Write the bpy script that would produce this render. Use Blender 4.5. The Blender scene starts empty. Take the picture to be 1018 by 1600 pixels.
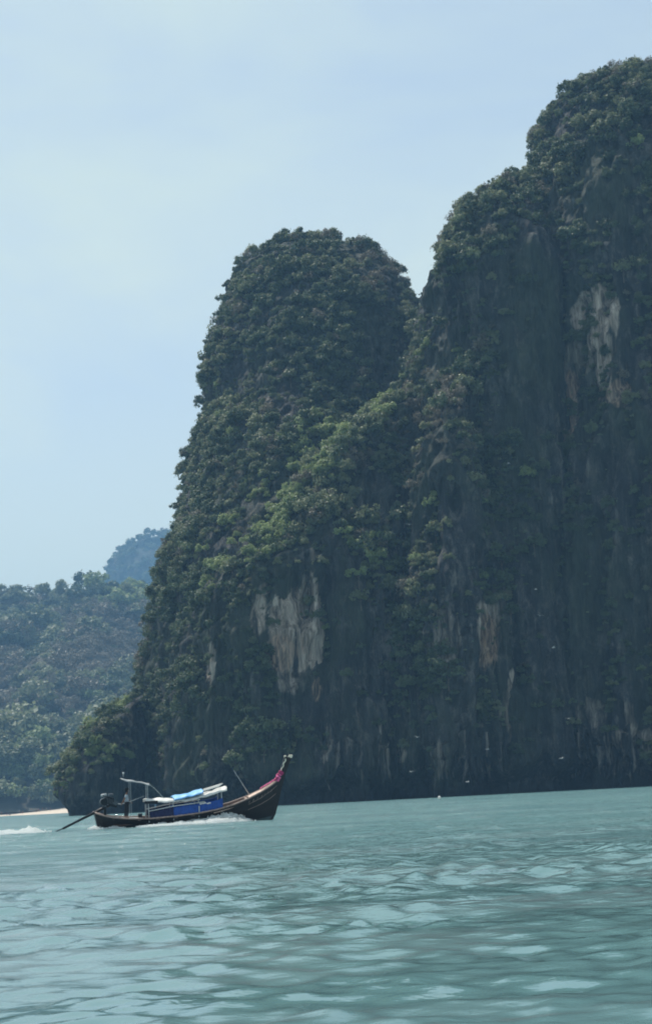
import bpy, math, random
import numpy as np
from mathutils import Vector, Matrix
from mathutils.bvhtree import BVHTree

R = math.radians
random.seed(7)
rng = np.random.RandomState(11)
scene = bpy.context.scene
col = scene.collection

# ------------------------------------------------------------------ camera
FPX = 3000.0                       # focal length in pixels of the 1018 x 1600 photograph
CAM = Vector((0, 0, 1.2))
PITCH, ROLL = 8.42, -3.0
CM = Matrix.Rotation(R(90 + PITCH), 4, 'X') @ Matrix.Rotation(R(ROLL), 4, 'Z')
cam_data = bpy.data.cameras.new('camera')
cam_data.sensor_fit = 'VERTICAL'
cam_data.sensor_height = 36
cam_data.lens = FPX / 1600 * 36
cam_data.clip_start = 0.3
cam_data.clip_end = 20000
cam = bpy.data.objects.new('camera', cam_data)
cam.matrix_world = Matrix.Translation(CAM) @ CM
col.objects.link(cam)
scene.camera = cam
CMn = np.array(CM.to_3x3())

def P(px, py, Y):
    """the world point at distance Y ahead that the photograph shows at (px, py)"""
    d = CMn @ np.array([(px - 509) / FPX, -(py - 800) / FPX, -1.0])
    return np.array(CAM) + d * (Y / d[1])

def project(pts):
    q = (np.asarray(pts) - np.array(CAM)) @ CMn
    return 509 - q[:, 0] / q[:, 2] * FPX, 800 + q[:, 1] / q[:, 2] * FPX

# ------------------------------------------------------------------ sky, sun, exposure
SUN_EL, SUN_AZ = 61.0, -40.0       # azimuth measured from +Y towards +X
world = bpy.data.worlds.new('World')
scene.world = world
world.use_nodes = True
wn, wl = world.node_tree.nodes, world.node_tree.links
wn.clear()
w_out = wn.new('ShaderNodeOutputWorld')
w_bg = wn.new('ShaderNodeBackground')
sky = wn.new('ShaderNodeTexSky')
sky.sky_type = 'NISHITA'
sky.sun_disc = False
sky.sun_elevation = R(SUN_EL)
sky.sun_rotation = R(SUN_AZ)
sky.altitude = 0
sky.air_density = 1.0
sky.dust_density = 1.6
sky.ozone_density = 1.0
w_bg.inputs['Strength'].default_value = 0.15
# thin cirrus veils, by direction, all round the sky
tc = wn.new('ShaderNodeTexCoord')
mp = wn.new('ShaderNodeMapping')
mp.inputs['Rotation'].default_value = (0, R(-12), R(20))
mp.inputs['Scale'].default_value = (2.0, 2.0, 5.0)
cn = wn.new('ShaderNodeTexNoise')
cn.inputs['Scale'].default_value = 1.7
cn.inputs['Detail'].default_value = 6
cn.inputs['Roughness'].default_value = 0.5
cn.inputs['Distortion'].default_value = 0.5
cr = wn.new('ShaderNodeValToRGB')
cr.color_ramp.elements[0].position = 0.36
cr.color_ramp.elements[0].color = (0.42, 0.42, 0.42, 1)
cr.color_ramp.elements[1].position = 0.66
cr.color_ramp.elements[1].color = (0.95, 0.95, 0.95, 1)
cmx = wn.new('ShaderNodeMix'); cmx.data_type = 'RGBA'
cmx.inputs['B'].default_value = (4.6, 5.65, 5.65, 1)
wl.new(tc.outputs['Generated'], mp.inputs['Vector'])
wl.new(mp.outputs['Vector'], cn.inputs['Vector'])
wl.new(cn.outputs['Fac'], cr.inputs['Fac'])
# the air whitens towards the horizon
sxz = wn.new('ShaderNodeSeparateXYZ'); wl.new(tc.outputs['Generated'], sxz.inputs[0])
hzr = wn.new('ShaderNodeMapRange'); hzr.interpolation_type = 'SMOOTHSTEP'
hzr.inputs['From Min'].default_value = 0.0; hzr.inputs['From Max'].default_value = 0.40
hzr.inputs['To Min'].default_value = 0.97; hzr.inputs['To Max'].default_value = 0.0
wl.new(sxz.outputs['Z'], hzr.inputs['Value'])
mxm = wn.new('ShaderNodeMath'); mxm.operation = 'MAXIMUM'
wl.new(cr.outputs['Color'], mxm.inputs[0]); wl.new(hzr.outputs[0], mxm.inputs[1])
wl.new(mxm.outputs[0], cmx.inputs['Factor'])
hcol = wn.new('ShaderNodeMix'); hcol.data_type = 'RGBA'
hcol.inputs['A'].default_value = (4.75, 5.65, 5.45, 1); hcol.inputs['B'].default_value = (6.9, 7.4, 6.1, 1)
wl.new(hzr.outputs[0], hcol.inputs['Factor']); wl.new(hcol.outputs['Result'], cmx.inputs['B'])
wl.new(sky.outputs['Color'], cmx.inputs['A'])
wl.new(cmx.outputs['Result'], w_bg.inputs['Color'])
wl.new(w_bg.outputs['Background'], w_out.inputs['Surface'])

sun_data = bpy.data.lights.new('sun', 'SUN')
sun_data.energy = 5.0
sun_data.angle = R(0.5)
sun_data.color = (1.0, 0.95, 0.86)
sun = bpy.data.objects.new('sun', sun_data)
sdir = Vector((math.sin(R(SUN_AZ)) * math.cos(R(SUN_EL)), math.cos(R(SUN_AZ)) * math.cos(R(SUN_EL)), math.sin(R(SUN_EL))))
sun.rotation_euler = sdir.to_track_quat('Z', 'Y').to_euler()
sun.location = (0, 0, 300)
col.objects.link(sun)

vs = scene.view_settings
vs.view_transform = 'Standard'; vs.look = 'None'; vs.gamma = 1; vs.use_curve_mapping = False
vs.exposure = 0.03
scene.display_settings.display_device = 'sRGB'
cy = scene.cycles
cy.use_denoising = True
try: cy.denoiser = 'OPENIMAGEDENOISE'
except Exception: pass
cy.max_bounces = 5; cy.diffuse_bounces = 2; cy.glossy_bounces = 2; cy.transmission_bounces = 3
cy.transparent_max_bounces = 6; cy.volume_bounces = 0
cy.sample_clamp_indirect = 4
scene.render.filter_size = 1.9
cy.filter_width = 1.9

# ------------------------------------------------------------------ noise
def _hash(ix, iy, iz, seed):
    h = (ix * 374761393 + iy * 668265263 + iz * 2147483647 + seed * 1274126177) & 0xFFFFFFFF
    h = ((h ^ (h >> 13)) * 1274126177) & 0xFFFFFFFF
    h = ((h ^ (h >> 16)) * 2246822519) & 0xFFFFFFFF
    return ((h ^ (h >> 15)) & 0xFFFFFF) / float(0xFFFFFF) * 2 - 1

def vn(x, y, z, seed=0):
    """smooth value noise, -1..1, vectorised"""
    x, y, z = np.broadcast_arrays(np.asarray(x, float), np.asarray(y, float), np.asarray(z, float))
    ix, iy, iz = (np.floor(a).astype(np.int64) for a in (x, y, z))
    fx, fy, fz = x - ix, y - iy, z - iz
    fx, fy, fz = (f * f * f * (f * (f * 6 - 15) + 10) for f in (fx, fy, fz))
    r = 0
    for dx in (0, 1):
        for dy in (0, 1):
            for dz in (0, 1):
                w = (fx if dx else 1 - fx) * (fy if dy else 1 - fy) * (fz if dz else 1 - fz)
                r = r + w * _hash(ix + dx, iy + dy, iz + dz, seed)
    return r

def fbm(x, y, z, seed=0, octs=4, gain=0.5):
    r, a, f = 0, 1.0, 1.0
    for k in range(octs):
        r = r + a * vn(x * f, y * f, z * f, seed + k * 17)
        a *= gain; f *= 2.03
    return r

def ss(a, b, x):
    t = np.clip((x - a) / (b - a), 0, 1)
    return t * t * (3 - 2 * t)

# ------------------------------------------------------------------ object helpers
def tag(o, label=None, cat=None, group=None, kind=None):
    if label: o['label'] = label
    if cat: o['category'] = cat
    if group: o['group'] = group
    if kind: o['kind'] = kind
    return o

def mesh_obj(name, verts, faces, mat=None, parent=None, smooth=False, mats=None, fmat=None):
    me = bpy.data.meshes.new(name)
    if isinstance(verts, np.ndarray) and isinstance(faces, np.ndarray):
        nv, nf, k = len(verts), len(faces), faces.shape[1]
        me.vertices.add(nv); me.vertices.foreach_set('co', verts.astype(np.float32).ravel())
        me.loops.add(nf * k); me.loops.foreach_set('vertex_index', faces.astype(np.int32).ravel())
        me.polygons.add(nf)
        me.polygons.foreach_set('loop_start', np.arange(0, nf * k, k, dtype=np.int32))
        me.update(calc_edges=True)
    else:
        me.from_pydata([tuple(v) for v in verts], [], [tuple(f) for f in faces])
    me.validate()
    for m in (mats or ([mat] if mat else [])): me.materials.append(m)
    if fmat is not None: me.polygons.foreach_set('material_index', np.asarray(fmat, dtype=np.int32))
    if smooth: me.polygons.foreach_set('use_smooth', np.ones(len(me.polygons), dtype=bool))
    me.update()
    o = bpy.data.objects.new(name, me)
    col.objects.link(o)
    if parent: o.parent = parent
    return o

def empty(name, loc=(0, 0, 0), rz=0.0):
    o = bpy.data.objects.new(name, None)
    o.empty_display_size = 0.3
    col.objects.link(o)
    o.location = loc; o.rotation_euler = (0, 0, rz)
    return o

class MB:
    """collects shapes for one mesh"""
    def __init__(s): s.v, s.f, s.m = [], [], []
    def add(s, v, f, m=0):
        b = len(s.v); s.v += [tuple(p) for p in v]; s.f += [tuple(i + b for i in q) for q in f]; s.m += [m] * len(f)
    def box(s, c, size, rot=None, m=0, taper=1.0):
        hx, hy, hz = (k / 2 for k in size)
        vv = []
        for z in (-1, 1):
            t = taper if z > 0 else 1
            for x, y in ((-1, -1), (1, -1), (1, 1), (-1, 1)):
                p = Vector((x * hx * t, y * hy * t, z * hz))
                if rot: p = rot @ p
                vv.append(p + Vector(c))
        s.add(vv, [(3, 2, 1, 0), (4, 5, 6, 7), (0, 1, 5, 4), (1, 2, 6, 5), (2, 3, 7, 6), (3, 0, 4, 7)], m)
    def tube(s, pts, r, n=8, m=0, cap=True):
        pts = [Vector(p) for p in pts]
        rs = r if isinstance(r, (list, tuple)) else [r] * len(pts)
        base = []
        for i, p in enumerate(pts):
            d = (pts[min(i + 1, len(pts) - 1)] - pts[max(i - 1, 0)]).normalized()
            u = d.cross(Vector((0, 0, 1)))
            if u.length < 1e-3: u = d.cross(Vector((0, 1, 0)))
            u.normalize(); w = d.cross(u)
            for k in range(n):
                a = 2 * math.pi * k / n
                base.append(p + (u * math.cos(a) + w * math.sin(a)) * rs[i])
        f = []
        for i in range(len(pts) - 1):
            for k in range(n):
                a, b = i * n + k, i * n + (k + 1) % n
                f.append((a, b, b + n, a + n))
        if cap:
            f.append(tuple(range(n))[::-1]); f.append(tuple((len(pts) - 1) * n + k for k in range(n)))
        s.add(base, f, m)
    def ball(s, c, r, n=8, m=0, sq=(1, 1, 1)):
        v, f = [], []
        rows = max(4, n // 2)
        for i in range(rows + 1):
            t = math.pi * i / rows
            for k in range(n):
                a = 2 * math.pi * k / n
                v.append((c[0] + r * sq[0] * math.sin(t) * math.cos(a), c[1] + r * sq[1] * math.sin(t) * math.sin(a), c[2] + r * sq[2] * math.cos(t)))
        for i in range(rows):
            for k in range(n):
                a, b = i * n + k, i * n + (k + 1) % n
                f.append((a, a + n, b + n, b))
        s.add(v, f, m)
    def build(s, name, mat=None, parent=None, smooth=False, mats=None):
        return mesh_obj(name, s.v, s.f, mat, parent, smooth, mats, s.m if mats else None)

# ------------------------------------------------------------------ materials
def new_mat(name):
    m = bpy.data.materials.new(name); m.use_nodes = True
    nt = m.node_tree
    return m, nt.nodes, nt.links, nt.nodes['Principled BSDF']

def plain(name, color, rough=0.6, metal=0.0, var=0.25, scale=6.0, bump=0.15, spec=0.4):
    m, n, l, b = new_mat(name)
    tcx = n.new('ShaderNodeTexCoord')
    nz = n.new('ShaderNodeTexNoise'); nz.inputs['Scale'].default_value = scale; nz.inputs['Detail'].default_value = 5
    l.new(tcx.outputs['Object'], nz.inputs['Vector'])
    r = n.new('ShaderNodeValToRGB')
    r.color_ramp.elements[0].position = 0.3; r.color_ramp.elements[1].position = 0.75
    r.color_ramp.elements[0].color = tuple(c * (1 - var) for c in color) + (1,)
    r.color_ramp.elements[1].color = tuple(min(1, c * (1 + var)) for c in color) + (1,)
    l.new(nz.outputs['Fac'], r.inputs['Fac']); l.new(r.outputs['Color'], b.inputs['Base Color'])
    b.inputs['Roughness'].default_value = rough; b.inputs['Metallic'].default_value = metal
    b.inputs['Specular IOR Level'].default_value = spec
    if bump:
        bp = n.new('ShaderNodeBump'); bp.inputs['Strength'].default_value = bump; bp.inputs['Distance'].default_value = 0.02
        l.new(nz.outputs['Fac'], bp.inputs['Height']); l.new(bp.outputs['Normal'], b.inputs['Normal'])
    return m

def leaf_mat(name, c0, c1, trans=0.25):
    m, n, l, b = new_mat(name)
    oi = n.new('ShaderNodeObjectInfo')
    geo = n.new('ShaderNodeNewGeometry')
    add = n.new('ShaderNodeMath'); add.operation = 'ADD'
    sc = n.new('ShaderNodeMath'); sc.operation = 'MULTIPLY'; sc.inputs[1].default_value = 0.35
    l.new(geo.outputs['Random Per Island'], sc.inputs[0])
    sc2 = n.new('ShaderNodeMath'); sc2.operation = 'MULTIPLY'; sc2.inputs[1].default_value = 0.65
    l.new(oi.outputs['Random'], sc2.inputs[0])
    l.new(sc.outputs[0], add.inputs[0]); l.new(sc2.outputs[0], add.inputs[1])
    mix = n.new('ShaderNodeMix'); mix.data_type = 'RGBA'
    mix.inputs['A'].default_value = c0 + (1,); mix.inputs['B'].default_value = c1 + (1,)
    l.new(add.outputs[0], mix.inputs['Factor'])
    l.new(mix.outputs['Result'], b.inputs['Base Color'])
    b.inputs['Roughness'].default_value = 0.55
    b.inputs['Specular IOR Level'].default_value = 0.35
    tr = n.new('ShaderNodeBsdfTranslucent')
    l.new(mix.outputs['Result'], tr.inputs['Color'])
    ms = n.new('ShaderNodeMixShader'); ms.inputs['Fac'].default_value = trans
    l.new(b.outputs[0], ms.inputs[1]); l.new(tr.outputs[0], ms.inputs[2])
    l.new(ms.outputs[0], n['Material Output'].inputs['Surface'])
    return m

M = {}
M['leaf_dark'] = leaf_mat('dark_green_leaves', (0.030, 0.055, 0.026), (0.150, 0.190, 0.098), 0.38)
M['leaf_olive'] = leaf_mat('olive_leaves', (0.080, 0.105, 0.050), (0.26, 0.28, 0.155), 0.38)
M['leaf_dry'] = leaf_mat('dry_grey_leaves', (0.100, 0.090, 0.062), (0.20, 0.175, 0.125), 0.2)
M['leaf_bright'] = leaf_mat('yellow_green_leaves', (0.17, 0.22, 0.085), (0.30, 0.36, 0.16), 0.42)
M['bark'] = plain('bark', (0.11, 0.09, 0.07), 0.9, scale=3)

def rock_mat():
    m, n, l, b = new_mat('limestone')
    geo = n.new('ShaderNodeNewGeometry')
    def noise(scale, vec_scale, detail=6, rough=0.6, dist=0.0):
        mpp = n.new('ShaderNodeMapping'); mpp.inputs['Scale'].default_value = vec_scale
        l.new(geo.outputs['Position'], mpp.inputs['Vector'])
        t = n.new('ShaderNodeTexNoise'); t.inputs['Scale'].default_value = scale
        t.inputs['Detail'].default_value = detail; t.inputs['Roughness'].default_value = rough; t.inputs['Distortion'].default_value = dist
        l.new(mpp.outputs['Vector'], t.inputs['Vector'])
        return t.outputs['Fac']
    def ramp(src, stops):
        r = n.new('ShaderNodeValToRGB'); e = r.color_ramp.elements
        while len(e) < len(stops): e.new(0.5)
        for k, (p, c) in enumerate(stops): e[k].position = p; e[k].color = (c if len(c) == 4 else c + (1,))
        l.new(src, r.inputs['Fac']); return r.outputs['Color']
    def mixc(f, a, bb):
        x = n.new('ShaderNodeMix'); x.data_type = 'RGBA'
        for key, s in (('Factor', f), ('A', a), ('B', bb)):
            if hasattr(s, 'links'): l.new(s, x.inputs[key])
            else: x.inputs[key].default_value = s
        return x.outputs['Result']
    streak = noise(1.0, (0.55, 0.55, 0.045), 7, 0.62, 0.4)
    fine = noise(1.0, (2.2, 2.2, 0.25), 5, 0.6)
    blotch = noise(1.0, (0.06, 0.06, 0.04), 5, 0.6)
    base = ramp(streak, [(0.28, (0.014, 0.015, 0.017)), (0.50, (0.042, 0.045, 0.048)), (0.62, (0.110, 0.106, 0.100)), (0.78, (0.24, 0.22, 0.195))])
    vmp = n.new('ShaderNodeMapping'); vmp.inputs['Scale'].default_value = (0.30, 0.30, 0.13)
    wob = n.new('ShaderNodeTexNoise'); wob.inputs['Scale'].default_value = 0.35; wob.inputs['Detail'].default_value = 4
    l.new(geo.outputs['Position'], wob.inputs['Vector'])
    va = n.new('ShaderNodeVectorMath'); va.operation = 'MULTIPLY_ADD'; va.inputs[1].default_value = (6, 6, 6)
    l.new(wob.outputs['Color'], va.inputs[0]); l.new(geo.outputs['Position'], va.inputs[2]); l.new(va.outputs[0], vmp.inputs['Vector'])
    vor = n.new('ShaderNodeTexVoronoi'); vor.feature = 'DISTANCE_TO_EDGE'; l.new(vmp.outputs[0], vor.inputs['Vector'])
    crack = ramp(vor.outputs['Distance'], [(0.0, (0.25, 0.25, 0.25)), (0.07, (0.85, 0.85, 0.85)), (0.3, (1, 1, 1))])
    mulc = n.new('ShaderNodeMix'); mulc.data_type = 'RGBA'; mulc.blend_type = 'MULTIPLY'; mulc.inputs['Factor'].default_value = 1
    l.new(base, mulc.inputs['A']); l.new(crack, mulc.inputs['B'])
    scab = ramp(noise(1.0, (0.28, 0.28, 0.16), 6, 0.7), [(0.54, (0, 0, 0)), (0.64, (0.75, 0.75, 0.75))])
    base = mixc(scab, mulc.outputs['Result'], (0.20, 0.185, 0.165, 1))
    moss = ramp(blotch, [(0.42, (0, 0, 0)), (0.60, (0.8, 0.8, 0.8))])
    base = mixc(moss, base, (0.045, 0.058, 0.034, 1))
    pale = n.new('ShaderNodeAttribute'); pale.attribute_name = 'pale'
    sep = n.new('ShaderNodeSeparateColor'); l.new(pale.outputs['Color'], sep.inputs['Color'])
    mk = n.new('ShaderNodeMath'); mk.operation = 'MULTIPLY_ADD'; mk.inputs[1].default_value = 1.75; l.new(sep.outputs['Red'], mk.inputs[0]); l.new(streak, mk.inputs[2])
    mk2 = n.new('ShaderNodeMapRange'); mk2.inputs['From Min'].default_value = 0.84; mk2.inputs['From Max'].default_value = 1.35; l.new(mk.outputs[0], mk2.inputs['Value'])
    mo = n.new('ShaderNodeMath'); mo.operation = 'MULTIPLY_ADD'; mo.inputs[1].default_value = 1.3; l.new(sep.outputs['Green'], mo.inputs[0]); l.new(fine, mo.inputs[2])
    mo2 = n.new('ShaderNodeMapRange'); mo2.inputs['From Min'].default_value = 0.82; mo2.inputs['From Max'].default_value = 1.4; l.new(mo.outputs[0], mo2.inputs['Value'])
    palec = ramp(streak, [(0.36, (0.05, 0.045, 0.04)), (0.42, (0.20, 0.165, 0.13)), (0.50, (0.38, 0.315, 0.25)), (0.62, (0.58, 0.50, 0.42))])
    c = mixc(mk2.outputs[0], base, palec)
    orng = ramp(fine, [(0.35, (0.13, 0.085, 0.058)), (0.6, (0.34, 0.235, 0.165))])
    c = mixc(mo2.outputs[0], c, orng)
    finev = ramp(fine, [(0.3, (0.35, 0.35, 0.35)), (0.65, (1, 1, 1))])
    mul = n.new('ShaderNodeMix'); mul.data_type = 'RGBA'; mul.blend_type = 'MULTIPLY'; mul.inputs['Factor'].default_value = 1
    l.new(c, mul.inputs['A']); l.new(finev, mul.inputs['B'])
    wet = n.new('ShaderNodeMapRange')       # dark tide mark on the rock just above the sea
    sx = n.new('ShaderNodeSeparateXYZ'); l.new(geo.outputs['Position'], sx.inputs[0])
    l.new(sx.outputs['Z'], wet.inputs['Value']); wet.inputs['From Min'].default_value = 0.6; wet.inputs['From Max'].default_value = 2.4
    c2 = mixc(wet.outputs[0], (0.022, 0.022, 0.022, 1), mul.outputs['Result'])
    l.new(c2, b.inputs['Base Color'])
    b.inputs['Roughness'].default_value = 0.85; b.inputs['Specular IOR Level'].default_value = 0.25
    ad = n.new('ShaderNodeMath'); ad.operation = 'MULTIPLY_ADD'; ad.inputs[1].default_value = 0.25
    l.new(fine, ad.inputs[0]); l.new(streak, ad.inputs[2])
    bp = n.new('ShaderNodeBump'); bp.inputs['Strength'].default_value = 0.9; bp.inputs['Distance'].default_value = 1.6
    l.new(ad.outputs[0], bp.inputs['Height']); l.new(bp.outputs['Normal'], b.inputs['Normal'])
    return m
M['rock'] = rock_mat()
M['soil'] = plain('forest_floor', (0.060, 0.055, 0.038), 0.95, scale=0.2, var=0.4, bump=0.3)

# ------------------------------------------------------------------ sea
def sea_surface():
    ys = [-3000, -900, -250, -80, -30, -12, -4, 0, 2.5, 4.5, 6]
    y = 6.0
    while y < 620: y += max(0.05, y * 0.0085); ys.append(y)
    while y < 9000: y *= 1.12; ys.append(y)
    ys = np.array(ys)
    nin = 400
    u = np.linspace(-1, 1, nin)
    outer = np.array([1.15, 1.5, 2.2, 4, 9, 25])
    uu = np.concatenate([-outer[::-1], u, outer])
    half = 5 + np.abs(ys) * 0.24
    X = uu[None, :] * half[:, None]
    # the farthest columns reach out to the horizon on every row
    X[:, 0] = -9000; X[:, -1] = 9000; X[:, 1] = np.minimum(X[:, 1], -3000); X[:, -2] = np.maximum(X[:, -2], 3000)
    Y = np.repeat(ys[:, None], len(uu), 1)
    dyr = np.gradient(ys)[:, None]; dxr = (half * 2 / nin)[:, None]
    sp = np.maximum(np.abs(dyr) * 0.6, dxr)
    fade_edge = np.clip(1.3 - np.maximum(np.abs(uu) - 1, 0) * 4, 0, 1)[None, :]
    Z = np.zeros_like(X); DX = np.zeros_like(X); DY = np.zeros_like(X)
    r = np.random.RandomState(5)
    gust = 0.50 + 1.15 * ss(-0.25, 0.45, fbm(X / 7 + 3, Y / 5, 0, 44, 3)) * (0.55 + 0.45 * ss(-0.3, 0.4, X / (0.17 * np.abs(Y) + 1)))
    for k in range(180):
        lam = 0.22 * (6 / 0.22) ** (r.rand() ** 1.55)
        ang = R(-84 + r.randn() * 68)             # travelling towards the viewer, a little to the right
        kx, ky = math.cos(ang) * 2 * math.pi / lam, math.sin(ang) * 2 * math.pi / lam
        slope = 0.046 * (1.0 if lam < 0.75 else (0.75 / lam) ** 1.15)
        A = slope * lam / (2 * math.pi)
        w = np.clip((lam / sp - 2.5) / 3, 0, 1) * fade_edge
        ph = kx * X + ky * Y + r.rand() * 6.28
        env = 0.35 + 1.0 * np.clip(vn(X / (lam * 5), Y / (lam * 5), k * 3.1, 90 + k) + 0.35, 0, 1)
        s = A * w * env
        if lam < 2.5: s = s * gust
        Z += s * np.cos(ph)
        DX -= 1.0 * s * math.cos(ang) * np.sin(ph); DY -= 1.0 * s * math.sin(ang) * np.sin(ph)
    calm = np.where(Y < 2, 0.3, 1.0)
    V = np.stack([X + DX * calm, Y + DY * calm, Z * calm], -1).reshape(-1, 3)
    nr, nc = X.shape
    i = np.arange(nr - 1)[:, None] * nc + np.arange(nc - 1)[None, :]
    F = np.stack([i, i + 1, i + nc + 1, i + nc], -1).reshape(-1, 4)
    m, n, l, b = new_mat('sea_water')
    geo = n.new('ShaderNodeNewGeometry')
    def noise(scale, vec, detail, rough=0.55, rot=0, dist=0.0):
        mpp = n.new('ShaderNodeMapping'); mpp.inputs['Scale'].default_value = vec; mpp.inputs['Rotation'].default_value = (0, 0, R(rot))
        l.new(geo.outputs['Position'], mpp.inputs['Vector'])
        t = n.new('ShaderNodeTexNoise'); t.inputs['Scale'].default_value = scale; t.inputs['Detail'].default_value = detail
        t.inputs['Roughness'].default_value = rough; t.inputs['Distortion'].default_value = dist
        l.new(mpp.outputs['Vector'], t.inputs['Vector']); return t.outputs['Fac']
    big = noise(1.0, (0.5, 1.0, 0.5), 4, 0.55, 8, 0.3)       # metre-long chop that carries on where the mesh gets coarse
    mid = noise(1.0, (1.7, 2.4, 1.5), 4, 0.6, -6, 0.2)
    lod = n.new('ShaderNodeMapRange'); lsx = n.new('ShaderNodeSeparateXYZ'); l.new(geo.outputs['Position'], lsx.inputs[0]); l.new(lsx.outputs['Y'], lod.inputs['Value'])
    lod.inputs['From Min'].default_value = 22; lod.inputs['From Max'].default_value = 95; lod.inputs['To Max'].default_value = 1.0
    tiny = noise(1.0, (5.0, 9.0, 5), 3, 0.5, 10, 0.3)
    b1 = n.new('ShaderNodeBump'); b1.inputs['Strength'].default_value = 0.55; b1.inputs['Distance'].default_value = 0.60
    b2 = n.new('ShaderNodeBump'); b2.inputs['Strength'].default_value = 0.5; b2.inputs['Distance'].default_value = 0.15
    lo2 = n.new('ShaderNodeMapRange'); l.new(lsx.outputs['Y'], lo2.inputs['Value']); lo2.inputs['From Min'].default_value = 12; lo2.inputs['From Max'].default_value = 60; lo2.inputs['To Min'].default_value = 0.08; lo2.inputs['To Max'].default_value = 1.0
    l.new(lo2.outputs[0], b2.inputs['Strength'])
    l.new(lod.outputs[0], b1.inputs['Strength']); l.new(big, b1.inputs['Height']); l.new(mid, b2.inputs['Height']); l.new(b1.outputs['Normal'], b2.inputs['Normal'])
    b3 = n.new('ShaderNodeBump'); b3.inputs['Strength'].default_value = 0.1; b3.inputs['Distance'].default_value = 0.008
    l.new(tiny, b3.inputs['Height']); l.new(b2.outputs['Normal'], b3.inputs['Normal']); 
    tint = noise(1.0, (0.02, 0.05, 0.02), 4)
    rmp = n.new('ShaderNodeValToRGB')
    rmp.color_ramp.elements[0].position = 0.35; rmp.color_ramp.elements[0].color = (0.100, 0.200, 0.212, 1)
    rmp.color_ramp.elements[1].position = 0.7; rmp.color_ramp.elements[1].color = (0.140, 0.265, 0.268, 1)
    l.new(tint, rmp.inputs['Fac']); # upwelling light from the milky water below, mirror of sky and cliff above, shared out by Fresnel
    dif = n.new('ShaderNodeBsdfDiffuse'); glo = n.new('ShaderNodeBsdfGlossy'); glo.inputs['Roughness'].default_value = 0.05
    fr = n.new('ShaderNodeFresnel'); fr.inputs['IOR'].default_value = 1.7
    mxs = n.new('ShaderNodeMixShader')
    # wind-ruffled patches against smoother slicks; unresolved ripples far off count as roughness
    ruf = noise(1.0, (0.09, 0.20, 0.1), 4, 0.6, 12, 0.5)
    rr1 = n.new('ShaderNodeMapRange'); rr1.interpolation_type = 'SMOOTHSTEP'; l.new(ruf, rr1.inputs['Value'])
    rr1.inputs['From Min'].default_value = 0.44; rr1.inputs['From Max'].default_value = 0.56; rr1.inputs['To Min'].default_value = 0.03; rr1.inputs['To Max'].default_value = 0.17
    rr2 = n.new('ShaderNodeMapRange'); l.new(lsx.outputs['Y'], rr2.inputs['Value'])
    rr2.inputs['From Min'].default_value = 25; rr2.inputs['From Max'].default_value = 70; rr2.inputs['To Min'].default_value = 0.0; rr2.inputs['To Max'].default_value = 0.07
    rr3 = n.new('ShaderNodeMath'); rr3.operation = 'MAXIMUM'; l.new(rr1.outputs[0], rr3.inputs[0]); l.new(rr2.outputs[0], rr3.inputs[1])
    l.new(rr3.outputs[0], glo.inputs['Roughness'])
    l.new(rmp.outputs['Color'], dif.inputs['Color'])
    for x in (dif, glo, fr): l.new(b3.outputs['Normal'], x.inputs['Normal'])
    l.new(fr.outputs[0], mxs.inputs['Fac']); l.new(dif.outputs[0], mxs.inputs[1]); l.new(glo.outputs[0], mxs.inputs[2])
    l.new(mxs.outputs[0], n['Material Output'].inputs['Surface'])
    n.remove(b)
    o = mesh_obj('sea', V, F, m, smooth=True)
    tag(o, 'rippled pale turquoise sea filling the foreground', kind='structure')
sea_surface()

# ------------------------------------------------------------------ karst massifs
def interp_curve(pts, Y):
    w = np.array([P(px, py, Y) for px, py in pts])
    o = np.argsort(w[:, 2])
    return w[o, 2], w[o, 0]

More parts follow.
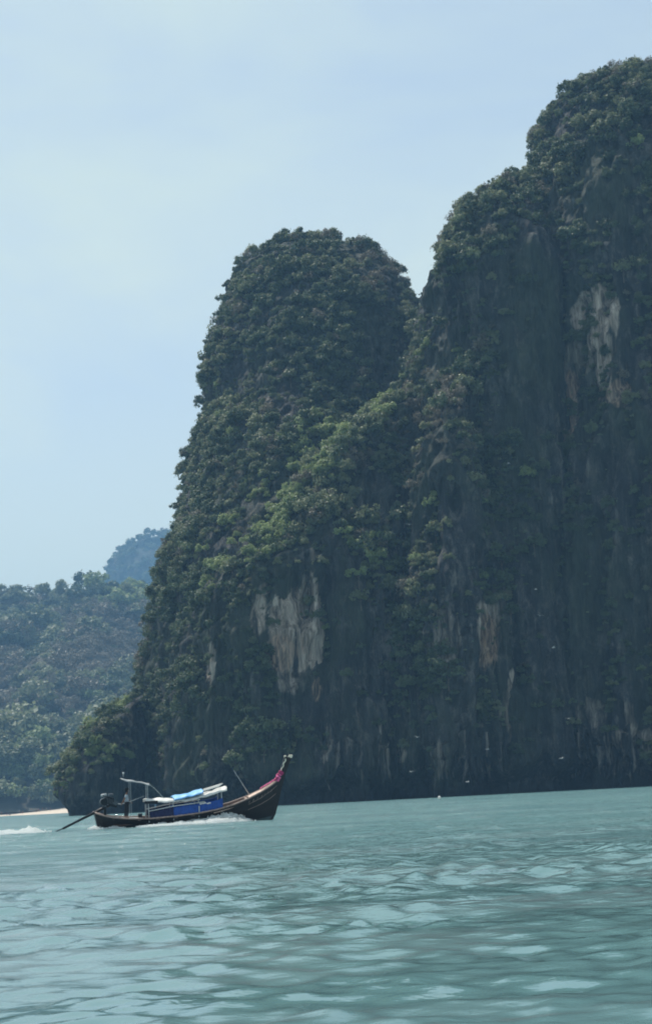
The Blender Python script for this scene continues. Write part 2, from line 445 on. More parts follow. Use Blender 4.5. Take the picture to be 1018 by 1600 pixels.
MASSIFS = []
def massif(name, label, left, right, front, back, Yref, nexp=2.6, seed=0, res=0.55, inset=3.6, big=3.2, flute=1.3, base_notch=6.5, pale=(), orange=(), dents=(), cover=0.3, drop=2.8):
    zl, xl = interp_curve(left, Yref); zr, xr = interp_curve(right, Yref)
    if Yref < 1000: zl = zl - drop * ss(10, 40, zl); zr = zr - drop * ss(10, 40, zr)
    ztop = min(zl.max(), zr.max())
    zf = np.array([P(700, py, Yref)[2] for py, _ in front]); yf = np.array([v for _, v in front], float)
    o = np.argsort(zf); zf, yf = zf[o], yf[o]
    zs = np.concatenate([np.linspace(-5, ztop - 0.02, int((ztop + 5) / res)), ])
    H = ztop
    # rows get closer near the summit
    t = np.linspace(0, 1, len(zs)); zs = -5 + (H + 5 - 0.02) * (1 - (1 - t) ** 1.35)
    ins = inset * np.clip((H - zs) / 8.0, 0.25, 1)
    L = np.interp(zs, zl, xl) + ins; Rr = np.interp(zs, zr, xr) - ins
    mid = (L + Rr) / 2; rx = np.maximum((Rr - L) / 2, 0.3)
    cap = np.sqrt(np.clip((H - zs) / 6.0, 0, 1))
    rx = rx * (0.80 + 0.20 * cap)
    F = np.interp(zs, zf, yf); B = np.full_like(F, back)
    B = B - (1 - np.clip((H - zs) / (H * 0.6), 0, 1)) ** 2 * (back - yf.max()) * 0.6
    yc = (F + B) / 2; ry = np.maximum((B - F) / 2, 0.5) * (0.3 + 0.7 * cap)
    nfront = int(np.clip((rx.max() * 2.6 + 40) / res, 80, 460)); nback = 60
    th = np.concatenate([np.linspace(math.pi, 2 * math.pi, nfront, endpoint=False), np.linspace(0, math.pi, nback, endpoint=False)])
    c, s = np.cos(th)[None, :], np.sin(th)[None, :]
    X = mid[:, None] + rx[:, None] * np.sign(c) * np.abs(c) ** (2 / nexp)
    Y = yc[:, None] + ry[:, None] * np.sign(s) * np.abs(s) ** (2 / nexp)
    Z = np.repeat(zs[:, None], len(th), 1)
    nx, ny = c, s
    facing = np.clip(-ny, 0, 1)
    sm = ss(0, 8, H - Z) * 0.8 + 0.2
    d = big * (0.12 + 0.88 * facing) * fbm(X / 24, Y / 24, Z / 60, seed + 1, 4) * sm
    fl = fbm(X / 5.0, Y / 5.0, Z / 34, seed + 7, 3)
    d += flute * (1 - 2.2 * np.abs(fl)) * sm
    cr_ = fbm(X / 3.0, Y / 3.0, Z / 7.0, seed + 13, 3, 0.6)
    d += 1.3 * (0.4 - np.abs(cr_)) + 0.5 * vn(X / 1.4, Y / 1.4, Z / 2.0, seed + 41)
    ledge = vn(X / 16, Y / 16, Z / 5.5, seed + 19)
    d += 0.5 * ss(0.1, 0.8, ledge) * (0.25 + 0.75 * facing)
    notch_top = np.maximum(2.0, 7.5 + 5.5 * vn(X / 8, 3.1, 3.3, seed + 23) + 2.5 * vn(X / 3, 3.1, 1.3, seed + 24))
    nk = 1 - ss(0.25, 1.0, Z / notch_top)
    d -= base_notch * nk * (1 + 0.5 * vn(X / 6, Y / 6, 0, seed + 29))
    for (px, py, rpx, rpy, depth) in dents:
        qx, qy = project(np.stack([X, Y, Z], -1).reshape(-1, 3)); qx = qx.reshape(X.shape); qy = qy.reshape(X.shape)
        e = ((qx - px) / rpx) ** 2 + ((qy - py) / rpy) ** 2
        d -= depth * (1 - ss(0.3, 1.1, e)) * facing
    Zup = 0.35 * d * 0
    V = np.stack([X + nx * d, Y + ny * d, Z + Zup], -1)
    nr, nc = X.shape
    V = V.reshape(-1, 3)
    topc = V[(nr - 1) * nc:].mean(0) + np.array([0, 0, 0.4])
    i = np.arange(nr - 1)[:, None] * nc; j = np.arange(nc)[None, :]; j2 = (j + 1) % nc
    F4 = np.stack([i + j, i + j2, i + nc + j2, i + nc + j], -1).reshape(-1, 4)
    V = np.vstack([V, topc])
    k = np.arange(nc)
    capf = np.stack([(nr - 1) * nc + k, (nr - 1) * nc + (k + 1) % nc, np.full(nc, len(V) - 1), np.full(nc, len(V) - 1)], -1)
    ob = mesh_obj(name, V, F4, M['rock'], smooth=True)
    # patches of pale and of rust-stained rock, as the cliff itself is marked
    qx, qy = project(V)
    colr = np.zeros((len(V), 4), np.float32); colr[:, 3] = 1
    jig = fbm(V[:, 0] / 3.0, V[:, 1] / 3.0, V[:, 2] / 14, seed + 31, 4)
    rr = random.Random(seed)
    low = [(rr.uniform(480, 1018), rr.uniform(1100, 1205), rr.uniform(8, 34), rr.uniform(14, 46), rr.uniform(0.10, 0.30)) for _ in range(15)] if pale else []
    for ch, lst in ((0, list(pale) + low), (1, orange)):
        for (px, py, rpx, rpy, amt) in lst:
            e = ((qx - px) / rpx) ** 2 + ((qy - py) / rpy) ** 2
            colr[:, ch] = np.maximum(colr[:, ch], amt * (1 - ss(0.45, 1.15, e + 0.55 * jig)))
    ca = ob.data.color_attributes.new('pale', 'FLOAT_COLOR', 'POINT')
    ca.data.foreach_set('color', colr.ravel())
    tag(ob, label, kind='structure')
    MASSIFS.append(dict(name=name, V=V, F=F4, obj=ob, seed=seed, cover=cover))
    return ob

# the domed tower, left of centre
massif('limestone_tower', 'tall domed limestone tower clothed in trees, left of the big headland',
    left=[(480, 346), (430, 360), (395, 380), (370, 402), (351, 436), (343, 480), (323, 525), (313, 570), (316, 620), (319, 660), (297, 700), (288, 740), (284, 790), (282, 825), (274, 862), (260, 892), (252, 930), (242, 980), (236, 1020), (226, 1060), (220, 1150), (220, 1250)],
    right=[(480, 346), (530, 356), (560, 376), (592, 388), (622, 412), (652, 445), (690, 500), (710, 700), (700, 1000), (700, 1240)],
    front=[(346, 470), (380, 456), (430, 446), (520, 432), (700, 412), (900, 388), (1000, 380), (1240, 376)], back=520, Yref=462, inset=1.8, seed=100, nexp=2.1, big=3.0, flute=0.8, cover=0.9, drop=1.5)
# wooded foot of the tower on the far left
massif('wooded_foot', 'low wooded spur reaching into the sea behind the boat stern',
    left=[(236, 1036), (212, 1074), (186, 1090), (156, 1116), (134, 1142), (108, 1168), (92, 1188), (80, 1212), (74, 1240), (82, 1264), (92, 1280)],
    right=[(236, 1036), (247, 1060), (260, 1100), (270, 1280)],
    front=[(1040, 420), (1080, 400), (1120, 390), (1180, 384), (1280, 382)], back=450, Yref=415, cover=0.9, seed=200, nexp=2.2, big=1.5, flute=0.6, inset=3.4, base_notch=2.6)
# shoulder in front of the tower
massif('shoulder_ridge', 'sunlit wooded shoulder stepping down to the left in front of the tower',
    left=[(640, 590), (612, 612), (590, 625), (540, 655), (500, 688), (470, 712), (440, 752), (412, 795), (392, 838), (352, 866), (318, 895), (296, 940), (272, 1000), (258, 1080), (254, 1240)],
    right=[(640, 590), (668, 640), (690, 800), (700, 1000), (700, 1240)],
    front=[(590, 398), (640, 388), (700, 378), (780, 370), (850, 364), (900, 360), (1000, 358), (1240, 357)], back=430, Yref=398, cover=0.75, seed=300, nexp=2.5, big=3.4, flute=2.0,
    pale=[(462, 975, 42, 82, 1.0), (402, 950, 16, 50, 0.5), (330, 1035, 7, 34, 0.7), (455, 1060, 26, 30, 0.3)],
    orange=[(448, 1020, 34, 34, 0.5), (493, 1075, 10, 22, 0.45)], dents=[(455, 985, 75, 95, 3.0), (330, 1090, 70, 120, 2.5)])
# the headland: left shoulder, wooded buttress and main block
massif('headland_shoulder', 'stepped left shoulder of the big headland with a bare dark recess',
    left=[(800, 262), (768, 270), (747, 287), (740, 308), (714, 327), (693, 350), (682, 378), (674, 412), (655, 422), (640, 455), (633, 520), (627, 590), (616, 640), (608, 700), (604, 800), (598, 1000), (598, 1240)],
    right=[(800, 262), (830, 300), (860, 420), (880, 700), (900, 1240)],
    front=[(262, 425), (300, 408), (360, 394), (420, 384), (480, 378), (600, 376), (800, 372), (1000, 368), (1240, 364)], back=470, Yref=425, cover=0.6, drop=8.5, seed=400, nexp=3.0, big=2.2, inset=1.6,
    dents=[(690, 520, 55, 75, 4.0)])
massif('wooded_buttress', 'olive wooded buttress standing against the foot of the headland shoulder',
    left=[(748, 556), (722, 575), (692, 592), (668, 622), (643, 655), (620, 700), (610, 760), (604, 860), (560, 980), (530, 1100), (520, 1240)],
    right=[(748, 556), (762, 620), (775, 760), (800, 900), (830, 1100), (840, 1240)],
    front=[(556, 384), (600, 374), (700, 366), (800, 361), (900, 357), (1000, 354), (1240, 352)], back=420, Yref=390, cover=0.7, seed=500, nexp=2.3, big=3.2, flute=2.0,
    pale=[(700, 1000, 26, 60, 0.35), (756, 985, 26, 55, 0.55), (812, 1100, 26, 70, 0.6)], orange=[(762, 1000, 24, 48, 0.75), (700, 850, 1, 1, 0)])
massif('headland', 'big limestone headland with bare dark faces and wooded top at the right edge',
    left=[(1090, 116), (1000, 118), (890, 120), (855, 134), (828, 160), (810, 190), (804, 212), (797, 242), (786, 275), (782, 320), (778, 370), (766, 430), (757, 520), (752, 600), (748, 700), (742, 850), (738, 1000), (734, 1240)],
    right=[(1090, 116), (1290, 140), (1440, 250), (1540, 500), (1600, 900), (1630, 1230)],
    front=[(100, 430), (125, 412), (160, 400), (230, 390), (300, 381), (370, 374), (500, 370), (700, 366), (850, 360), (1000, 356), (1240, 352)], back=480, Yref=425, cover=0.4, drop=6.4, seed=600, nexp=2.7, big=4.2, flute=1.6,
    pale=[(925, 495, 38, 50, 1.0), (945, 560, 16, 60, .6), (815, 470, 24, 40, 0.6), (900, 560, 30, 40, 0.3), (815, 640, 26, 60, 0.35), (865, 630, 40, 66, 0.8), (960, 620, 16, 20, 0.3), (818, 1100, 26, 74, 0.55), (985, 1155, 40, 26, 0.4), (885, 1110, 8, 60, 0.5), (760, 1180, 20, 40, 0.3), (900, 1175, 30, 40, 0.35)],
    orange=[(868, 640, 36, 58, 0.62), (890, 600, 20, 28, 0.6), (960, 615, 30, 26, 0.45)], dents=[(860, 560, 95, 170, 4.0), (880, 1205, 24, 34, 7.0), (690, 1220, 40, 20, 3.0)])

# far blue peak
massif('far_peak', 'hazy blue peak rising behind the wooded hill on the left',
    left=[(262, 824), (235, 826), (206, 836), (182, 852), (168, 872), (165, 905), (163, 960), (160, 1250)],
    right=[(262, 824), (330, 840), (400, 900), (440, 1000), (450, 1250)],
    front=[(824, 2670), (840, 2630), (880, 2600), (1000, 2580), (1250, 2560)], back=2900, Yref=2620, seed=700, res=5.0, inset=-6, big=5, flute=3, base_notch=0, nexp=2.4)

# ------------------------------------------------------------------ wooded hill behind the beach
def hill():
    Yr = 1450.0
    pts = [(-500, 1060), (-250, 1050), (-100, 1030), (0, 1006), (40, 976), (75, 986), (100, 982), (132, 982), (165, 966), (240, 964), (330, 1000), (420, 1060)]
    w = np.array([P(a, b_, Yr) for a, b_ in pts])
    xs = np.arange(-640, 130, 5.0); ys = np.arange(872, 1900, 5.5)
    X, Y = np.meshgrid(xs, ys)
    H = np.interp(X, w[:, 0], w[:, 2])
    t = (Y - 880) / (Yr - 880)
    prof = np.where(t < 1, ss(-0.25, 1.0, t) * 1.0, 1 - 0.8 * ss(1.0, 3.0, t))
    lump = fbm(X / 70, Y / 70, 0, 51, 4)
    Z = H * prof * (1 + 0.16 * lump * (1 - ss(0.85, 1.0, t) * 0.7)) + 1.6 * fbm(X / 12, Y / 12, 0, 57, 3)
    side = ss(-640, -590, X) * (1 - ss(60, 122, X))
    Z = Z * side * ss(870, 905, Y) + 1.5
    Z = np.where(Y > 1880, Z * 0.2, Z)
    V = np.stack([X, Y, Z], -1).reshape(-1, 3)
    nr, nc = X.shape
    i = np.arange(nr - 1)[:, None] * nc + np.arange(nc - 1)[None, :]
    F = np.stack([i, i + 1, i + nc + 1, i + nc], -1).reshape(-1, 4)
    ob = mesh_obj('hill', V, F, M['soil'], smooth=True)
    tag(ob, 'low wooded hill in grey-green haze behind the beach', kind='structure')
    MASSIFS.append(dict(name='hill', V=V, F=F, obj=ob, seed=800, cover=1.0))
hill()

# ------------------------------------------------------------------ beach
def beach():
    xs = np.linspace(-640, -100, 200); ys = np.linspace(845, 900, 30)
    X, Y = np.meshgrid(xs, ys)
    Z = -0.5 + (Y - 850) * 0.085 + 0.12 * fbm(X / 9, Y / 6, 0, 61, 3) + 1.0 * fbm(X / 40, 0, 0, 63, 2)
    Z = np.where(Y > 888, Z + 0.4, Z)
    V = np.stack([X, Y, Z], -1).reshape(-1, 3); nr, nc = X.shape
    i = np.arange(nr - 1)[:, None] * nc + np.arange(nc - 1)[None, :]
    F = np.stack([i, i + 1, i + nc + 1, i + nc], -1).reshape(-1, 4)
    ob = mesh_obj('beach', V, F, plain('pale_sand', (0.62, 0.52, 0.42), 0.95, var=0.12, scale=0.4), smooth=True)
    tag(ob, 'strip of pale sand at the foot of the wooded hill', kind='structure')
beach()

# ------------------------------------------------------------------ stalactites hanging over the undercut
def stalactites():
    r = random.Random(3)
    head = [m for m in MASSIFS if m['name'] in ('headland', 'wooded_buttress', 'shoulder_ridge')]
    bv = {m['name']: BVHTree.FromPolygons(m['V'].tolist(), m['F'].tolist()) for m in head}
    variants = []
    for k in range(4):
        mb = MB(); pts, rs = [], []
        n = 7
        for i in range(n):
            t = i / (n - 1)
            pts.append((0.25 * math.sin(t * 3 + k) * t, 0.18 * math.cos(t * 4 + k), -t)); rs.append((0.22 * (1 - t) ** 0.8 + 0.02) * (1 + 0.25 * math.sin(i * 2.1 + k)))
        mb.tube(pts, rs, 7)
        mb.tube([(0.25, 0.05, 0.02), (0.3, 0.08, -0.3), (0.27, 0.02, -0.62)], [0.13, 0.1, 0.02], 6)
        o = mb.build('stalactite', M['rock'], None, True)
        me = o.data; bpy.data.objects.remove(o); variants.append(me)
        ca = me.color_attributes.new('pale', 'FLOAT_COLOR', 'POINT')
        ca.data.foreach_set('color', np.tile(np.array([0.20, 0.08, 0, 1], np.float32), (len(me.vertices), 1)).ravel())
    for k in range(80):
        px = r.uniform(470, 1012); py = r.uniform(1130, 1200) - 6 * math.sin(px / 40)
        d = Vector(P(px, py, 300)) - CAM; d.normalize()
        best = None
        for m in head:
            h = bv[m['name']].ray_cast(CAM, d)
            if h[0] and (best is None or h[3] < best[1]): best = (h[0], h[3], m, h[1])
        if not best: continue
        o = bpy.data.objects.new('stalactite', r.choice(variants)); col.objects.link(o)
        o.parent = best[2]['obj']
        o.location = best[0] + Vector((0, 0.35, 0.5))
        s = r.uniform(2.5, 7.5); o.scale = (s * 0.55, s * 0.5, s); o.rotation_euler = (0, 0, r.uniform(0, 6.28))
stalactites()

# ------------------------------------------------------------------ trees
KINDS = ['dark', 'olive', 'dry', 'bright']
def crown_mesh(kind, k):
    r = random.Random(KINDS.index(kind) * 10 + k + 1)
    v, f = [], []
    nb = r.randint(13, 20)
    flat = r.uniform(0.45, 1.7); lean = r.uniform(-.25, .25); lean2 = r.uniform(-.25, .25); wx = r.uniform(0.65, 1.45)
    leaf = 0.088 if kind != 'dry' else 0.06
    per = 50 if kind != 'dry' else 40
    blobs = []
    for i in range(nb):
        a = r.uniform(0, 6.283); q = math.sqrt(r.random()) * 0.72
        z = 0.50 + (0.70 * (1 - q * q)) * flat * r.uniform(0.25, 1.1)
        blobs.append((q * math.cos(a) * wx + lean * (z - .5), q * math.sin(a) / wx + lean2 * (z - .5), z, r.uniform(0.13, 0.32)))
    for (bx, by, bz, br) in blobs:
        for j in range(per):
            n = Vector((r.gauss(0, 1), r.gauss(0, 1), r.gauss(0.25, 1))).normalized()
            p = Vector((bx, by, bz)) + Vector((n.x, n.y, n.z * 0.88)) * br * (r.uniform(0.65, 1.05) if r.random() < 0.8 else r.uniform(1.0, 1.6))
            nn = (n + Vector((r.gauss(0, .5), r.gauss(0, .5), r.gauss(0.35, .5)))).normalized()
            u = nn.orthogonal().normalized(); u.rotate(Matrix.Rotation(r.uniform(0, 6.28), 3, nn)); w = nn.cross(u)
            s = leaf * r.uniform(0.6, 1.3)
            b0 = len(v)
            v += [p - u * s - w * s * .3, p + w * s * .62 * -1 + u * s * .2, p + u * s + w * s * .2, p + w * s * .7 - u * s * .1]
            f.append((b0, b0 + 1, b0 + 2, b0 + 3))
    me = bpy.data.meshes.new('crown'); me.from_pydata([tuple(p) for p in v], [], f); me.materials.append(M['leaf_' + kind])
    return me
def trunk_mesh(k):
    r = random.Random(70 + k); mb = MB()
    mb.tube([(0, 0, -0.4), (0.02, 0, 0.0), (0.05 * r.uniform(-1, 1), 0.03, 0.35), (0.03, 0.05 * r.uniform(-1, 1), 0.7)], [0.055, 0.045, 0.035, 0.02], 6)
    for i in range(5):
        a = i * 1.26 + r.random(); z0 = r.uniform(0.25, 0.55)
        mb.tube([(0, 0, z0), (0.22 * math.cos(a), 0.22 * math.sin(a), z0 + 0.2), (0.45 * math.cos(a), 0.45 * math.sin(a), z0 + 0.38)], [0.022, 0.015, 0.005], 4)
    me = bpy.data.meshes.new('trunk'); me.from_pydata(mb.v, [], mb.f); me.materials.append(M['bark'])
    return me
CROWN = {(kd, k): crown_mesh(kd, k) for kd in KINDS for k in range(8)}
TRUNK = [trunk_mesh(k) for k in range(3)]

# unlinked library of whole trees for the uncountable rest
lib = bpy.data.collections.new('tree_kinds')
lib_order = []
for kd in KINDS:
    for k in range(8):
        o = bpy.data.objects.new('%s_tree_%s' % (kd, 'abcdefgh'[k]), CROWN[(kd, k)]); lib.objects.link(o); lib_order.append(o.name)
lib_sorted = sorted(lib_order)
LIBIDX = {(kd, k): lib_sorted.index('%s_tree_%s' % (kd, 'abcdefgh'[k])) for kd in KINDS for k in range(8)}

# bare rock: ellipses (centre x, y, radii, how bare) where the photograph shows no trees
BARE = [(925, 505, 64, 85, 1), (875, 645, 75, 85, 1), (365, 760, 60, 80, .6), (955, 420, 60, 60, .6), (930, 760, 90, 70, .75), (680, 900, 60, 60, .4), (855, 530, 95, 170, 1), (850, 640, 80, 80, .9), (690, 520, 56, 75, .97), (455, 985, 52, 98, 1), (330, 1090, 85, 150, .92), (480, 1100, 60, 90, .8), (235, 1130, 35, 120, .8),
        (950, 860, 90, 110, .8), (830, 1080, 60, 130, .9), (740, 980, 60, 70, .85), (950, 1120, 90, 100, .8), (900, 980, 80, 100, .65), (600, 540, 30, 60, .6), (970, 620, 60, 90, .55), (620, 1140, 130, 80, .6)]
def bareness(qx, qy, jig):
    b = np.zeros_like(qx)
    for (px, py, rx, ry, amt) in BARE:
        e = ((qx - px) / rx) ** 2 + ((qy - py) / ry) ** 2
        b = np.maximum(b, amt * (1 - ss(0.7, 1.15, e + 0.5 * jig)))
    b = np.maximum(b, 0.995 * ss(1165, 1200, qy + 14 * jig + (qx - 509) * 0.05 + 25 * (qx > 480)))
    return b
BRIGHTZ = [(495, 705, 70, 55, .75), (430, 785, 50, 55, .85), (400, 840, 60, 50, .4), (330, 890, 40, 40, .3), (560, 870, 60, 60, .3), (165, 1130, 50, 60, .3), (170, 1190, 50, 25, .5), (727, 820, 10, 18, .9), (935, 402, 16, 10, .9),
           (190, 935, 40, 25, .8), (40, 1220, 70, 40, .5), (590, 640, 30, 30, .4), (660, 560, 30, 20, .2)]  # yellow-green trees, thickest on sunlit crests: sunlight partly put into leaf colour
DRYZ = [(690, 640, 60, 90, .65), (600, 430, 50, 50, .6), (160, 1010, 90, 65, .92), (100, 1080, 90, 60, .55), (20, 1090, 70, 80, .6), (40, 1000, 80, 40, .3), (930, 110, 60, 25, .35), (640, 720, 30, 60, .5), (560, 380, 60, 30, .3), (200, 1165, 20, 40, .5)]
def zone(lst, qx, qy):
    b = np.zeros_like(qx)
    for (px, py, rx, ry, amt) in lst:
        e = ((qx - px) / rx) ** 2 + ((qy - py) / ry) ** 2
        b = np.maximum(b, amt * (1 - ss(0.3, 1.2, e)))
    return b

def sample_trees():
    out = []
    for m in MASSIFS:
        V, F = m['V'], m['F']
        a, b, c, d = (V[F[:, k]] for k in range(4))
        nrm = np.cross(c - a, d - b); area = np.linalg.norm(nrm, axis=1) / 2
        nrm = nrm / np.maximum(np.linalg.norm(nrm, axis=1), 1e-9)[:, None]
        cen = (a + b + c + d) / 4
        if m['name'] == 'hill': nrm = np.where(nrm[:, 2:3] < 0, -nrm, nrm)
        far = m['name'] == 'far_peak'
        qx, qy = project(cen)
        nz, ny = nrm[:, 2], nrm[:, 1]
        dens_scale = 1 / 3.0
        if m['name'] == 'hill': dens_scale = 1 / 26.0
        if far: dens_scale = 1 / 100.0
        jig = fbm(cen[:, 0] / 9, cen[:, 1] / 9, cen[:, 2] / 12, m['seed'] + 3, 3)
        slope = ss(-0.12, 0.30, nz + 0.10 * jig)
        bare = bareness(qx, qy, jig) if m['name'] not in ('hill', 'far_peak') else 0 * qx
        bare = bare * ss(-0.9, -0.65, nrm[:, 0]) if m['name'] != 'far_peak' else bare
        w = (m['cover'] + (1 - m['cover']) * slope) * (1 - bare * (0.9 + 0.1 * (nz < 0.3)))
        clump = fbm(cen[:, 0] / 16, cen[:, 1] / 16, cen[:, 2] / 11, m['seed'] + 5, 2)
        w *= np.clip(0.95 + 1.3 * jig + 1.0 * clump * (1 - slope), 0.10, 1.7)
        w *= (ny < 0.45) if m['name'] != 'hill' else ((cen[:, 1] < 1530) & (cen[:, 2] > 2.5)) * (1 + 1.5 * (cen[:, 1] < 960))
        w *= (qx > -160) & (qx < 1180) & (cen[:, 2] > 3.5)
        if m['name'] == 'hill': w *= (qx < 330)
        n = rng.poisson(np.clip(area * w * dens_scale, 0, 5))
        idx = np.repeat(np.arange(len(F)), n)
        k = len(idx)
        u1, u2 = rng.rand(k, 1), rng.rand(k, 1)
        pos = (a[idx] * (1 - u1) + b[idx] * u1) * (1 - u2) + (d[idx] * (1 - u1) + c[idx] * u1) * u2
        sz = (0.82 + 0.62 * ss(-0.05, 0.5, nz[idx])) * np.exp(rng.randn(k) * 0.40 + 0.35 * clump[idx])
        sz = np.clip(sz, 0.45, 2.6)
        sz *= 1 - 0.35 * bare[idx]
        if m['name'] == 'hill': sz = 4.2 * np.exp(rng.randn(k) * 0.42)
        if far: sz = 6.0 * np.exp(rng.randn(k) * 0.25)
        N = nrm[idx]
        pos = pos + N * (sz * 0.22)[:, None] - np.array([0, 0, 1.0]) * (sz * 0.62)[:, None] * (1 - 0.5 * ss(0.2, 0.7, nz[idx]))[:, None]
        qx, qy = qx[idx], qy[idx]
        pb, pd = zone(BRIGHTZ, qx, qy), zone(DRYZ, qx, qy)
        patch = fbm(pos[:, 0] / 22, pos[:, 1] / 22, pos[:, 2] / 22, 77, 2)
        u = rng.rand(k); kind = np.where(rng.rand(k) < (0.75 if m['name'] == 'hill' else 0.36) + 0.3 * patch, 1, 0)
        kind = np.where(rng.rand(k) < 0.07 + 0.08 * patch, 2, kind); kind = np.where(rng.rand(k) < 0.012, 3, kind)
        shade_zone = zone([(300, 1060, 130, 170, .9), (620, 1080, 150, 130, .8), (900, 900, 200, 300, .6)], qx, qy); kind = np.where(rng.rand(k) < shade_zone, 0, kind)  # shade on the lower walls put into colour: mostly dark-leaved trees there
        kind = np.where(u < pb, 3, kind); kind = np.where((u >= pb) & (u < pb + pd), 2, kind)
        for t in range(k):
            out.append((pos[t], float(sz[t]), int(kind[t]), float(qx[t]), float(qy[t]), m['name']))
    return out
trees = sample_trees()
print('TREES', len(trees))

# which ones the photograph shows best: in frame, nothing in front, largest first
allV, allF, off = [], [], 0
for m in MASSIFS:
    allV.append(m['V']); allF.append(m['F'] + off); off += len(m['V'])
bvh = BVHTree.FromPolygons(np.vstack(allV).tolist(), np.vstack(allF).tolist())
cand = []
PREF = {'shoulder_ridge': 1.15, 'wooded_buttress': 1.05, 'wooded_foot': 1.25, 'hill': 1.25, 'far_peak': 0.0}
cells = {}
for i, (p, s, kd, qx, qy, nm) in enumerate(trees):
    if not (8 < qx < 1010 and 80 < qy < 1262) or nm == 'far_peak': continue
    c = Vector(p) + Vector((0, 0, s * 0.9)); d = c - CAM
    cand.append((s / d.length * PREF.get(nm, 1.0), i, c))
cand.sort(reverse=True)
chosen = set()
for sc_, i, c in cand:
    if len(chosen) >= 300: break
    qx, qy = trees[i][3], trees[i][4]
    cell = (int(qx // 26), int(qy // 26))
    if cells.get(cell, 0) >= 1: continue
    d = c - CAM; L = d.length; d.normalize()
    h = bvh.ray_cast(CAM, d, L - trees[i][1] * 0.9)
    if h[0] is not None: continue
    chosen.add(i); cells[cell] = cells.get(cell, 0) + 1

WHERE = {'hill': 'the hazy hill', 'wooded_foot': 'the low wooded spur', 'limestone_tower': 'the domed tower', 'shoulder_ridge': 'the sunlit shoulder',
         'headland_shoulder': 'the stepped headland shoulder', 'wooded_buttress': 'the olive buttress', 'headland': 'the big headland'}
LOOK = ['dark green', 'olive', 'dry grey-brown', 'yellow-green']
SPAN = {'hill': (0, 230, 925, 1262), 'wooded_foot': (75, 240, 1040, 1262), 'limestone_tower': (225, 640, 350, 960), 'shoulder_ridge': (250, 680, 600, 1150),
        'headland_shoulder': (600, 800, 265, 1100), 'wooded_buttress': (520, 840, 560, 1200), 'headland': (735, 1018, 90, 1200)}
UPS = ['just above the foot of', 'low on', 'below mid height on', 'at mid height on', 'above mid height on', 'high on', 'at the top of']
ACR = ['left edge', 'left part', 'middle', 'right part', 'right edge']
def whereabouts(nm, qx, qy):
    a, b_, c, d = SPAN[nm]
    u = min(6, max(0, int((d - qy) / (d - c) * 7))); v = min(4, max(0, int((qx - a) / (b_ - a) * 5)))
    return '%s %s, %s' % (UPS[u], WHERE[nm], ACR[v])
def tree_label(i):
    p, s, kd, qx, qy, nm = trees[i]
    q0 = project(np.array([p]) + np.array([[0, 0, s * 0.6]])); qx, qy = float(q0[0][0]), float(q0[1][0])
    return '%s %s tree %s' % ('broad' if s > (5.2 if nm == 'hill' else 1.6) else 'small', LOOK[kd], whereabouts(nm, qx, qy))
def place_tree(i):
    p, s, kd, qx, qy, nm = trees[i]
    root = empty('tree', tuple(p), 0)
    rz = (i * 2.399) % 6.283; k = i % 3
    root.rotation_euler = (0, 0, rz); root.scale = (s * 1.08, s * 1.08, s * 1.05)
    lb = tree_label(i)
    tag(root, lb, 'tree', lb.replace(' tree ', ' trees '))
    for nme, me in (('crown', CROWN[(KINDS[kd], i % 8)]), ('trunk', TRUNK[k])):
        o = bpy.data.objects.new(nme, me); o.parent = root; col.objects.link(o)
for i in sorted(chosen): place_tree(i)

def forest(name, label, ids):
    pts = np.array([trees[i][0] for i in ids])
    me = bpy.data.meshes.new(name); me.vertices.add(len(pts)); me.vertices.foreach_set('co', pts.astype(np.float32).ravel())
    a = me.attributes.new('size', 'FLOAT', 'POINT'); a.data.foreach_set('value', np.array([trees[i][1] for i in ids], np.float32))
    a = me.attributes.new('turn', 'FLOAT', 'POINT'); a.data.foreach_set('value', np.array([(i * 2.399) % 6.283 for i in ids], np.float32))
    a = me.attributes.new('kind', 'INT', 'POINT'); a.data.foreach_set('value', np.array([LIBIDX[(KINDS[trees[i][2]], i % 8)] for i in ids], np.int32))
    me.update()
    o = bpy.data.objects.new(name, me); col.objects.link(o)
    ng = bpy.data.node_groups.new(name + '_nodes', 'GeometryNodeTree')
    ng.interface.new_socket('Geometry', in_out='INPUT', socket_type='NodeSocketGeometry')
    ng.interface.new_socket('Geometry', in_out='OUTPUT', socket_type='NodeSocketGeometry')
    N, Lk = ng.nodes, ng.links
    gi, go = N.new('NodeGroupInput'), N.new('NodeGroupOutput')
    m2p = N.new('GeometryNodeMeshToPoints')
    iop = N.new('GeometryNodeInstanceOnPoints'); iop.inputs['Pick Instance'].default_value = True
    ci = N.new('GeometryNodeCollectionInfo'); ci.inputs['Collection'].default_value = lib
    ci.inputs['Separate Children'].default_value = True; ci.inputs['Reset Children'].default_value = True
    def attr(nm, typ):
        x = N.new('GeometryNodeInputNamedAttribute'); x.data_type = typ; x.inputs['Name'].default_value = nm
        return [s_ for s_ in x.outputs if s_.enabled and s_.name == 'Attribute'][0]
    cx = N.new('ShaderNodeCombineXYZ'); Lk.new(attr('turn', 'FLOAT'), cx.inputs['Z'])
    Lk.new(gi.outputs[0], m2p.inputs['Mesh']); Lk.new(m2p.outputs[0], iop.inputs['Points'])
    Lk.new(ci.outputs[0], iop.inputs['Instance']); Lk.new(attr('kind', 'INT'), iop.inputs['Instance Index'])
    Lk.new(cx.outputs[0], iop.inputs['Rotation']); Lk.new(attr('size', 'FLOAT'), iop.inputs['Scale'])
    Lk.new(iop.outputs[0], go.inputs[0])
    md = o.modifiers.new('scatter', 'NODES'); md.node_group = ng
    tag(o, label, kind='stuff')
rest = [i for i in range(len(trees)) if i not in chosen]
